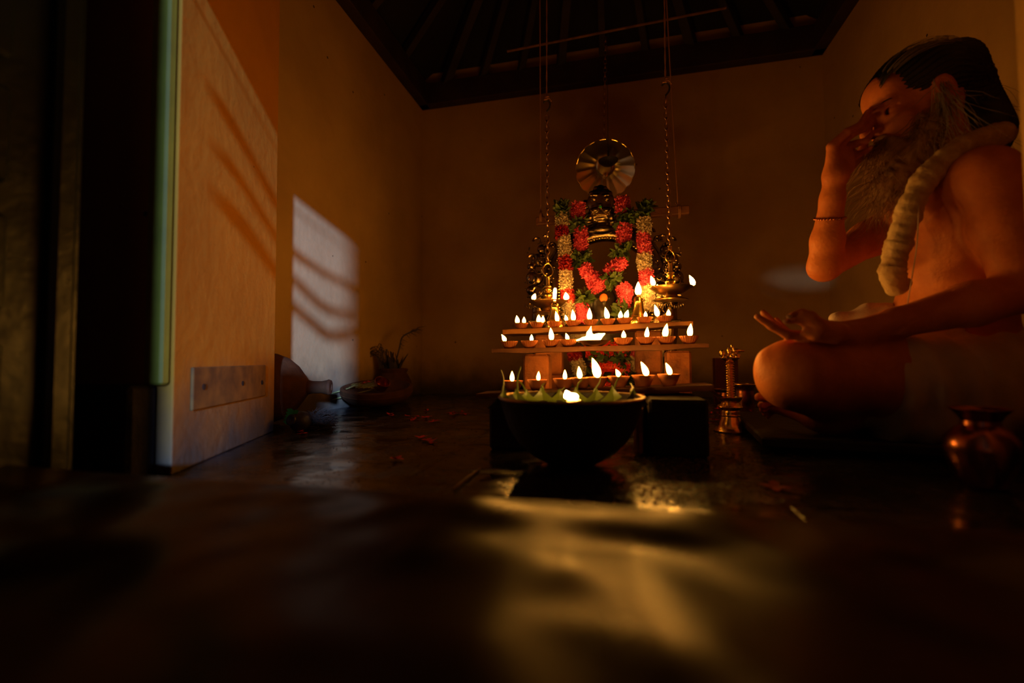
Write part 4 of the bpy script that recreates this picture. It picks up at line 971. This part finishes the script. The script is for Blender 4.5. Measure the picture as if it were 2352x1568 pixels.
def beard_strand():
    k_ = random.random()
    if k_ < .25: p = hp(random.uniform(.01, .05), -random.uniform(.055, .068), random.uniform(-.11, -.045))
    elif k_ < .4: p = hp(.098, random.uniform(-.03, .03), -.066)
    else:
        c_ = W(random.uniform(2040, 2085), random.uniform(345, 440), 1.07); o_ = unit(np.random.randn(3)); p = c_+o_*np.array([.045, .04, .035])
    pts = [p]; d = HF*random.uniform(-.001, .006)-UP*.009+HL*random.uniform(-.004, .004); 
    for i in range(8): d = d+np.random.randn(3)*.0024; pts.append(pts[-1]+d*random.uniform(.7, 1.1))
    return pts
strands(b, 1500, beard_strand, .00075); build(b, 'beard_strands', 'beard', beard_o)
b = MB()
for sg in (-1, 1):
    for i in range(26):
        u = i/25; p = hp(.094-.016*u, sg*(.008+.038*u), .006+.004*math.sin(u*3)); b.tube([p, p+HL*sg*.006+HU*.001+HF*.002, p+HL*sg*.011-HU*.002+HF*.001], [.0011, .0009, .0003], 4)
build(b, 'eyebrows', 'hair', man)
# thick cream roll worn round the neck
pts = [W(2150, 345, 1.19), W(2235, 300, 1.17), W(2300, 296, 1.10), W(2300, 308, .99), W(2245, 322, .945), W(2185, 356, .94), W(2135, 400, .945), W(2100, 455, .95), W(2080, 510, .955), W(2064, 560, .96), W(2052, 605, .965), W(2052, 640, .97), W(2072, 668, .985)]
P = curve(pts, 170); NR = len(P); b = MB(); V = []; F = []; n = 20; a_ = None
for i, p in enumerate(P):
    tg = unit(P[min(i+1, NR-1)]-P[max(i-1, 0)]); a_ = unit(np.cross(tg, (0, 1, 0))) if a_ is None else unit(a_-tg*np.dot(a_, tg)); b2 = np.cross(tg, a_)
    e = min(1, (NR-1-i)/7+.15); base_r = .0235*(1+.06*math.sin(i*.31)+.03*math.sin(i*.7+1))*e
    for j in range(n):
        q = 2*PI*j/n; r = base_r*(1+.03*math.sin(i*1.2+q*2.0)+.035*math.sin(i*.45-q)+.02*math.sin(i*2.3+q*3)); V.append(p+r*(a_*math.cos(q)+b2*math.sin(q)))
F = [(i*n+j, i*n+(j+1) % n, (i+1)*n+(j+1) % n, (i+1)*n+j) for i in range(NR-1) for j in range(n)]+[tuple(range(n))[::-1], tuple((NR-1)*n+j for j in range(n))]
b.add(V, F); rl = build(b, 'neck_roll', 'roll', man, label='thick twisted cream roll hanging from the neck')
# bracelet, sacred thread
b = MB(); wc = LR(wrF, elF, .46); ad = unit(elF-wrF); u1 = unit(np.cross(ad, (0, 1, 0))); u2 = np.cross(ad, u1)
for i in range(30):
    a = 2*PI*i/30; b.ell(wc+(u1*math.cos(a)+u2*math.sin(a))*.0305, (.0032,)*3, n=6, m=5)
build(b, 'bead_bracelet', 'copper', man, label='thin dark bead bracelet')
b = MB(); b.tube(curve([W(2110, 470, .93), W(2106, 560, .925), W(2094, 640, .94), W(2084, 700, .95)], 20), .0012, 5); build(b, 'thread', 'cloth', man)
# white cloth: wrap over hips and thighs with hanging folds, bundle in the lap
def fold(P):
    a = (P-pel)@FW; return .0055*np.sin(a*105+2.2*np.sin(P[..., 2]*16))*np.clip((.30-P[..., 2])/.2, .55, 1)
s = SDF((.30, .74, .028), (1.0, 1.62, .36), .0036)
hem = W(2012, 872, .915); tb = LR(hipN, knN, .15)
s.cap(LR(hipN, knN, -.05)+UP*.0, LR(hipN, knN, .48), .112, .097, .02, disp=fold)
s.cap(LR(hipN, knN, .1)-UP*.05, LR(hipN, knN, .46)-UP*.055, .095, .072, .03, disp=fold)
s.ell(pel+UP*.03, (.185, .135, .12), TA, .03, disp=fold); s.ell(pel-UP*.04, (.20, .15, .08), TA, .03, disp=fold)
s.cap(hipF, LR(hipF, knF, .95), .105, .072, .02, disp=fold)
s.cap(W(2150, 745, 1.10), W(2010, 725, 1.12), .040, .030, .03, disp=fold); s.cap(W(2010, 725, 1.12), W(1915, 732, 1.12), .030, .012, .02, disp=fold)
s.cap(W(2040, 790, .93), W(2180, 760, .95), .014, .02, .012, disp=fold); s.ell(bel-UP*.065, (.15, .112, .03), TA, .015, disp=fold)
s.ell(LR(hipN, knN, .30)-UP*.08, (.10, .10, .05), TA, .03, disp=fold)
sdf_obj(s, 'loincloth', 'cloth', man, relax=1)
# low seat under him
st = thing('low_seat', 'low dark wooden seat board the man sits on', 'seat', (pel[0], pel[1], 0))
b = MB(); b.box(pel*np.array([1, 1, 0])+FW*.14+UP*.022, (.50, .62, .022), ax=TA, bev=.004); build(b, 'board', 'iron', st)
for sg in (-1, 1):
    b = MB(); b.box(pel*np.array([1, 1, 0])+FW*(.14+sg*.2)+UP*.0055, (.44, .04, .011), ax=TA, bev=.002); build(b, 'batten', 'iron', st)

# ------------------------------------------------------------ brass and copper ware by the man
# spouted brass lamp with a tall handle
b0 = FL(1678, 990); zl = np.dot(b0-CAM, cF); u_ = zl/FPX
t = thing('handled_brass_lamp', 'brass oil lamp with a tall ringed handle and a pointed spout', 'brass lamp', b0)
r1 = 36*u_
b = MB(); b.lathe([(r1, 0), (r1*1.02, .003), (r1*.9, 6*u_), (r1*.74, 12*u_), (r1*.70, 20*u_), (r1*.62, 26*u_), (r1*.55, 34*u_), (r1*.60, 37*u_), (r1*.56, 40*u_), (r1*.58, 44*u_), (r1*.54, 48*u_), (r1*.62, 52*u_), (r1*.75, 56*u_), (r1*.70, 59*u_), (r1*.55, 62*u_), (r1*.5, 66*u_)], b0, n=40); build(b, 'foot', 'brass', t)
b = MB(); hz = 66*u_
b.lathe([(r1*.5, hz), (r1*.62, hz+3*u_), (r1*.72, hz+9*u_), (r1*.74, hz+12*u_), (r1*.66, hz+10*u_), (r1*.5, hz+8*u_), (.001, hz+7*u_)], b0, n=36)
L0 = b0+UP*(hz+10*u_); V = []; F = []; nn_ = 12
for i in range(nn_+1):
    q = i/nn_; c = L0-cR*(6*u_+ (56-6)*u_*q)+UP*(1*u_+24*u_*q**1.5); wd_ = 17*u_*(1-q)**.7+.0008
    for j in range(7):
        a = PI*j/6; V.append(c+fw*math.cos(a)*wd_-UP*math.sin(a)*wd_*.6)
F = [(i*7+j, i*7+j+1, (i+1)*7+j+1, (i+1)*7+j) for i in range(nn_) for j in range(6)]
b.add(V, F); build(b, 'spouted_bowl', 'brass', t)
b = MB(); pr_ = [(.007, 0)]
hx = b0+UP*(hz+8*u_)+cR*2*u_; Hh = (990-838)*u_-hz-2*u_; nseg = 15
for i in range(nseg):
    z0_ = Hh*i/nseg; pr_ += [(8.5*u_, z0_+Hh/nseg*.15), (10*u_, z0_+Hh/nseg*.5), (8.5*u_, z0_+Hh/nseg*.85), (7*u_, z0_+Hh/nseg*.98)]
b.lathe(pr_, hx, n=20); build(b, 'ringed_handle', 'brass', t)
b = MB(); tz = hx+UP*Hh
b.lathe([(8*u_, 0), (16*u_, 6*u_), (20*u_, 10*u_), (17*u_, 14*u_), (8*u_, 15*u_)], tz, n=24)
for i in range(8):
    a = 2*PI*i/8; b.ell(tz+np.array([math.cos(a)*17*u_, math.sin(a)*17*u_, 12*u_]), (5*u_,)*3, n=9, m=6)
b.ell(tz-cR*17*u_+UP*20*u_, (7*u_, 7*u_, 9*u_)); b.ell(tz+UP*24*u_-cR*2*u_, (5*u_, 5*u_, 9*u_)); b.ell(tz+cR*14*u_+UP*16*u_, (11*u_, 7*u_, 5*u_))
build(b, 'lotus_crown', 'brass', t)
b = MB(); bd_ = tz+cR*16*u_+UP*27*u_; b.ell(bd_, (11*u_, 6*u_, 5*u_)); b.tube([bd_-cR*6*u_, bd_-cR*9*u_+UP*7*u_, bd_-cR*13*u_+UP*13*u_], [3.5*u_, 3*u_, 1.2*u_], 8); b.ell(bd_-cR*10*u_+UP*9*u_, (3.5*u_,)*3)
b.tube([bd_+cR*6*u_, bd_+cR*18*u_-UP*1*u_], [3.5*u_, 1.5*u_], 8); b.tube([bd_-UP*3*u_, tz+cR*14*u_+UP*14*u_], 1.6*u_, 6); build(b, 'bird_finial', 'brass', t)
# two copper cups stacked rims behind, a dark red box
def cup(px, pyb, pyt, wpx, label, m='copper', wt=1.0, wb=.8, grp=None, z=None):
    c = FL(px, pyb) if z is None else W(px, pyb, z); z_ = np.dot(c-CAM, cF); u = z_/FPX; R_ = wpx/2*u; H_ = (pyb-pyt)*u
    t = thing('copper_cup', label, 'cup', c, grp); b = MB()
    b.lathe([(R_*.75, 0), (R_*.78, H_*.04), (R_*.7, H_*.07), (R_*wb, H_*.14), (R_*.86, H_*.5), (R_*.80, H_*.76), (R_*.78, H_*.82), (R_*.9, H_*.93), (R_*1.0, H_*.985), (R_*.98, H_), (R_*.88, H_*.95), (R_*.72, H_*.82), (R_*.78, H_*.5), (R_*.6, H_*.1), (.001, H_*.08)], c, n=36)
    build(b, 'body', m, t); b = MB(); b.torus(c+UP*H_*.985, R_*.98, .0013, (1, 0, 0), (0, 1, 0), 36, 6); build(b, 'rim', 'goldtrim', t); return c
cup(1708, 952, 881, 56, 'copper cup with a shiny rim behind the handled brass lamp')
cup(1664, 935, 893, 46, 'shorter copper pot left of the lamp handle, before the red box')
bx = FL(1668, 905+22); zb_ = np.dot(bx-CAM, cF); ub = zb_/FPX
b = MB(); b.box(bx+UP*(105*ub/2), (52*ub, .03, 105*ub), ax=[cR*np.array([1, 1, 0]), fw, UP], bev=.002)
o = build(b, 'box', 'redbox', None, False); tag(o, 'upright dark red box standing behind the copper cups', 'box')
# blurred copper pot at the right
c = W(2262, 1062, .66); c[2] = .001; cz = np.dot(c-CAM, cF); 
c = FL(2258, 1118); u = np.dot(c-CAM, cF)/FPX
t = thing('copper_pot', 'copper water pot with a flared neck near the right edge', 'pot', c)
b = MB(); b.lathe([(36*u, 0), (40*u, 3*u), (46*u, 20*u), (60*u, 50*u), (68*u, 85*u), (64*u, 112*u), (48*u, 132*u), (36*u, 142*u), (34*u, 152*u), (42*u, 165*u), (54*u, 178*u), (52*u, 180*u), (34*u, 162*u), (28*u, 150*u), (.001, 146*u)], c, n=44); build(b, 'body', 'copper', t)
b = MB(); b.torus(c+UP*179*u, 53*u, 2*u, (1, 0, 0), (0, 1, 0), 40, 8); build(b, 'rim', 'copper', t)

# ------------------------------------------------------------ left corner objects
# clay jar lying on its side with a long neck
jz = 1.45; j0 = W(612, 882, jz); j1 = W(752, 882, jz+.02); ax_ = unit(j1-j0); ax_[2] *= .3; ax_ = unit(ax_); u = jz/FPX
jr = 80*u; j0[2] = jr+.002
prof = [(.001, -78*u), (34*u, -76*u), (62*u, -60*u), (77*u, -30*u), (80*u, 0), (78*u, 20*u), (68*u, 45*u), (51*u, 66*u), (30*u, 82*u), (17*u, 92*u), (14.5*u, 102*u), (14*u, 122*u), (16*u, 132*u), (18*u, 138*u), (16*u, 143*u), (9*u, 144*u), (7*u, 130*u), (.001, 120*u)]
t = thing('long_necked_jar', 'brown clay jar lying on its side with a long neck', 'jar', (j0[0], j0[1], 0))
b = MB(); b.lathe(prof[:11], j0, ax_, 48); build(b, 'body', 'clayd', t)
b = MB(); b.lathe([(16*u, 90*u)]+prof[10:], j0, ax_, 28); build(b, 'neck', 'clayd', t)
# shallow clay basin with sticks, a copper cup and a blossom
b0 = FL(866, 938); zb_ = np.dot(b0-CAM, cF); u = zb_/FPX
t = thing('clay_basin', 'wide shallow clay basin by the left wall', 'basin', (W(866, 888, zb_)[0], W(866, 888, zb_)[1], .005))
axb = unit(UP-fw*.16+cR*.02); bo_ = W(866, 888, zb_)-axb*33*u; b = MB(); R_ = 80*u; b.lathe([(R_*.70, 0), (R_*.84, 5*u), (R_*.98, 16*u), (R_*1.0, 27*u), (R_*1.0, 33*u), (R_*.92, 35*u), (R_*.89, 32*u), (R_*.8, 20*u), (.001, 17*u)], bo_, axb, n=56); build(b, 'bowl', 'clayd', t)
b = MB(); ub_ = unit(np.cross(axb, (0, 1, 0))); b.torus(bo_+axb*22*u, R_*.99, 1.8*u, ub_, np.cross(axb, ub_), 50, 6); build(b, 'ridge', 'clayd', t)
zt2 = 35*u
c = W(874, 889, zb_)-UP*.004; t = thing('small_cup', 'small copper cup lying tilted in the clay basin', 'cup', c)
axc = unit(np.array([.55, -.3, .75])); b = MB(); b.lathe([(10*u, -6*u), (15*u, -5*u), (17*u, 8*u), (18*u, 14*u), (16*u, 13*u), (13*u, -2*u), (.001, -3*u)], c+UP*5*u, axc, 28); build(b, 'body', 'copper', t)
for i, (p0, p1) in enumerate((((739, 911), (868, 872)), ((735, 926), (860, 893)))):
    a = W(*p0, zb_-.03); e = W(*p1, zb_+.01); b = MB(); b.tube(curve([a, LR(a, e, .5)+UP*.002, e], 10), [.0022]*10+[.0012] if False else .0020, 6)
    o = build(b, 'stalk', 'stem'); tag(o, ['yellow green stalk sticking out left over the basin rim', 'dark green stalk lower down beside the clay basin'][i], 'stalk')
b = MB(); random.seed(5)
for i in range(46):
    dd_ = random.uniform(-.06, .06); a = W(random.uniform(800, 850), 887, zb_+dd_)+UP*(.16*dd_+.002); d = (cR*random.uniform(.5, 1)+UP*random.uniform(-.1, .28)+cF*random.uniform(-.5, .5)); L_ = random.uniform(.03, .065)
    b.tube([a, a+d*L_*.5+UP*.003, a+d*L_], [.0012, .001, .0004], 5)
o = build(b, 'straw', 'stem'); tag(o, 'loose dry stalks heaped in the clay basin', 'straw', kind='stuff')
# dark pot with dried stems behind the basin
p0 = FL(906, 924); zp = np.dot(p0-CAM, cF); u = zp/FPX
t = thing('dried_plant_pot', 'round dark clay pot with dried leaves in the left corner', 'pot', p0)
b = MB(); b.lathe([(22*u, 0), (34*u, 12*u), (40*u, 30*u), (38*u, 48*u), (31*u, 62*u), (27*u, 68*u), (31*u, 76*u), (28*u, 78*u), (23*u, 70*u), (.001, 60*u)], p0, n=40); build(b, 'pot', 'clayd', t)
b = MB(); tp = p0+UP*74*u
for i in range(38):
    a = random.uniform(0, 2*PI); o_ = np.array([math.cos(a), math.sin(a), 0]); L_ = random.uniform(25, 52)*u; q = o_*random.uniform(.15, .55)-cR*.15
    b.petal(tp+o_*8*u-UP*8*u, UP+q, o_, L_, 11*u, random.uniform(-.4, .9))
for i in range(26):
    a = W(random.uniform(872, 890), 850, zp); hh = random.uniform(36, 62)*u; dx = random.uniform(-26, 6)*u
    b.tube(curve([a, a+UP*hh*.7+cR*dx*.3, a+UP*hh+cR*dx, a+UP*hh*.8+cR*dx*1.8], 12), .0014, 4)
build(b, 'drooping_dry_leaves', 'dry', t)
b = MB(); a0_ = W(905, 850, zp); m1 = W(917, 800, zp); m2 = W(926, 772, zp); e_ = W(958, 757, zp)
b.tube(curve([a0_, m1, m2, e_], 16), [.0045*(1-.04*i) for i in range(16)]+[.0012] if False else .0034, 7)
for i in range(34):
    q = random.random(); p = LR(m1, m2, q) if random.random() < .3 else LR(m2, e_, q); d = cR*random.uniform(-.2, 1)+UP*random.uniform(-.5, .8)+cF*random.uniform(-.4, .4); L_ = random.uniform(10, 26)*u
    b.tube([p, p+d*L_*.6, p+d*L_+cR*L_*.3-UP*L_*.15], [.0013, .001, .0004], 4)
build(b, 'tall_dry_stem', 'dry', t)
# twig bundle with a black flask and a green sprig
n0 = FL(715, 985); zn = np.dot(n0-CAM, cF); u = zn/FPX
b = MB()
for i in range(520):
    c = n0+cR*random.uniform(-8, 38)*u+UP*random.uniform(2, 40)*u*random.uniform(.3, 1)+fw*random.uniform(-.03, .05); d = unit(cR*random.uniform(.2, 1)+UP*random.uniform(-.5, .5)+fw*random.uniform(-.6, .6)); L_ = random.uniform(12, 26)*u
    a, e = c-d*L_, c+d*L_; a[2] = max(a[2], .002); e[2] = max(e[2], .002); b.tube([a, (a+e)/2, e], [.0007, .001, .0005], 4)
o = build(b, 'twigs', 'straw'); tag(o, 'tangled dark bundle of dry twigs on the floor by the reveal', 'twigs', kind='stuff')
t = thing('black_flask', 'round black flask lying in front of the twig bundle', 'flask', n0-cR*14*u)
ax_ = unit(np.array([-.15, -1, .25])); c = n0-cR*14*u-fw*.05+UP*24*u; b = MB(); b.lathe([(.001, -34*u), (16*u, -30*u), (23*u, -14*u), (22*u, 0), (15*u, 9*u), (10*u, 13*u), (10*u, 17*u), (12*u, 19*u), (9*u, 20*u), (.001, 16*u)], c, ax_, 32); build(b, 'body', 'iron', t)
t = thing('green_sprig', 'fresh green leafy sprig beside the black flask', 'sprig', FL(668, 988)); b = MB()
p = W(666, 972, zn-.06); q = W(674, 945, zn-.05); b.tube([p, q], .0012, 5)
for i in range(9): c = LR(p, q, i/8); b.petal(c, cR*(1 if i % 2 else -1)+UP*.4, fw, .018, .013, .2)
build(b, 'leaves', 'green', t)

# ------------------------------------------------------------ fallen blossoms on the floor
def blossom(mb, c, sz):
    sz = sz*1.5; a0 = random.uniform(0, 6)
    for i in range(4):
        a = a0+i*PI/2; d = np.array([math.cos(a), math.sin(a), random.uniform(.1, .6)]); mb.petal(c+UP*.002, d, UP, sz, sz*.7, random.uniform(-.1, .5))
    mb.tube([c+UP*.002, c-np.array([math.cos(a0+.7), math.sin(a0+.7), 0])*sz*1.2+UP*.003], .0006, 4)
def fallen(lst, label, grp, m='fred', sz=.010, zz=None):
    for (px, py) in lst:
        c = FL(px, py, .001) if zz is None else W(px, py, zz); mb = MB(); blossom(mb, c, sz*random.uniform(.8, 1.2)); o = build(mb, 'fallen_blossom', m)
        tag(o, label, 'blossom', grp)
fallen([(895, 953), (901, 956), (935, 956), (944, 963), (952, 964), (975, 960), (983, 958), (993, 970), (1000, 967), (1040, 953), (1048, 950), (1062, 947), (1068, 951), (1035, 948), (980, 944), (960, 958)], 'small red blossom fallen on the dark floor between the clay basin and the lamps', 'blossoms scattered right of the basin', 'forange')
fallen([(968, 1006), (980, 1012), (990, 1016)], 'red blossom on the floor left of the iron bowl, nearer than the others', 'blossoms left of the iron bowl', 'forange', .011)
fallen([(690, 992), (694, 997)], 'red blossom on the floor just right of the reveal corner', 'blossoms by the reveal', 'forange', .009)
fallen([(1608, 935), (1615, 948), (1622, 957), (1600, 960), (1632, 950), (1640, 965), (1606, 972), (1625, 975), (1648, 940), (1595, 945), (1618, 965), (1730, 935), (1742, 955), (1724, 962)], 'crimson petal in the litter round the foot of the handled brass lamp', 'petals round the brass lamp', 'forange', .009)
fallen([(911, 1056)], 'red blossom lying alone in the middle of the left floor', None, 'forange', .010)
fallen([(1780, 1120)], 'bright red blossom lying alone on the right floor before the man', None, 'fred', .013)
fallen([(1782, 1008)], 'pale pink petal on the floor right of the handled brass lamp', None, 'fpink', .010)
fallen([(842, 880), (835, 882), (848, 878)], 'red blossom resting on the stalks in the clay basin', 'blossoms in the basin', 'forange', .011, zb_)
a = FL(1043, 1122, .003); e = FL(1102, 1076, .003); b = MB(); b.tube([a, LR(a, e, .5)+UP*.001, e], [.0020, .0024, .0018], 7); o = build(b, 'stick', 'wood'); tag(o, 'short straight stick on the floor left of the iron bowl', 'stick')
# coarse sand grains
b = MB(); random.seed(11)
for i in range(2600):
    px = random.gauss(1560, 110); py = random.uniform(1040, 1158)
    if px < 1400+max(0, 1090-py)*.6: continue
    c = FL(px, py, 0); r = random.uniform(.0006, .0019); b.ell(c+UP*r*.4, (r*random.uniform(.7, 1.4), r, r*.8), n=5, m=3)
for i in range(500):
    c = FL(random.uniform(640, 1100), random.uniform(950, 1150), 0); r = random.uniform(.0005, .0013); b.ell(c+UP*r*.4, (r, r*1.2, r*.7), n=5, m=3)
o = build(b, 'sand', 'sand'); tag(o, 'coarse wet sand grains scattered on the dark floor', 'sand', kind='stuff')

# ------------------------------------------------------------ leaf strings hung across the doorway, outside the frame
ty = .30
t = thing('leaf_toran', 'strings of leaves hung across the doorway above the view', 'leaf garland', (-.35, ty, .96))
b = MB(); b.tube([(-.75, ty, .965), (.45, ty, .965)], .004, 6); build(b, 'cord', 'rope', t)
for (pp, lsz) in (([(-.47, .86), (-.40, .825), (-.30, .815), (-.2, .83), (-.08, .86)], .022), ([(-.47, .76), (-.38, .715), (-.31, .685), (-.24, .69), (-.1, .76)], .022), ([(-.46, .665), (-.40, .628), (-.33, .598), (-.27, .580), (-.22, .62), (-.1, .70)], .026)):
    P = curve([(x-.045, ty, z) for x, z in pp], 30); b = MB(); b.tube(P, .0035, 5)
    for p in P:
        for k in range(2): b.petal(p, np.array([random.uniform(-.6, .6), random.uniform(-.4, .4), -1]), (0, 1, 0), lsz*random.uniform(1.0, 1.9), lsz*1.1, .2)
    build(b, 'leaf_string', 'leaf', t)
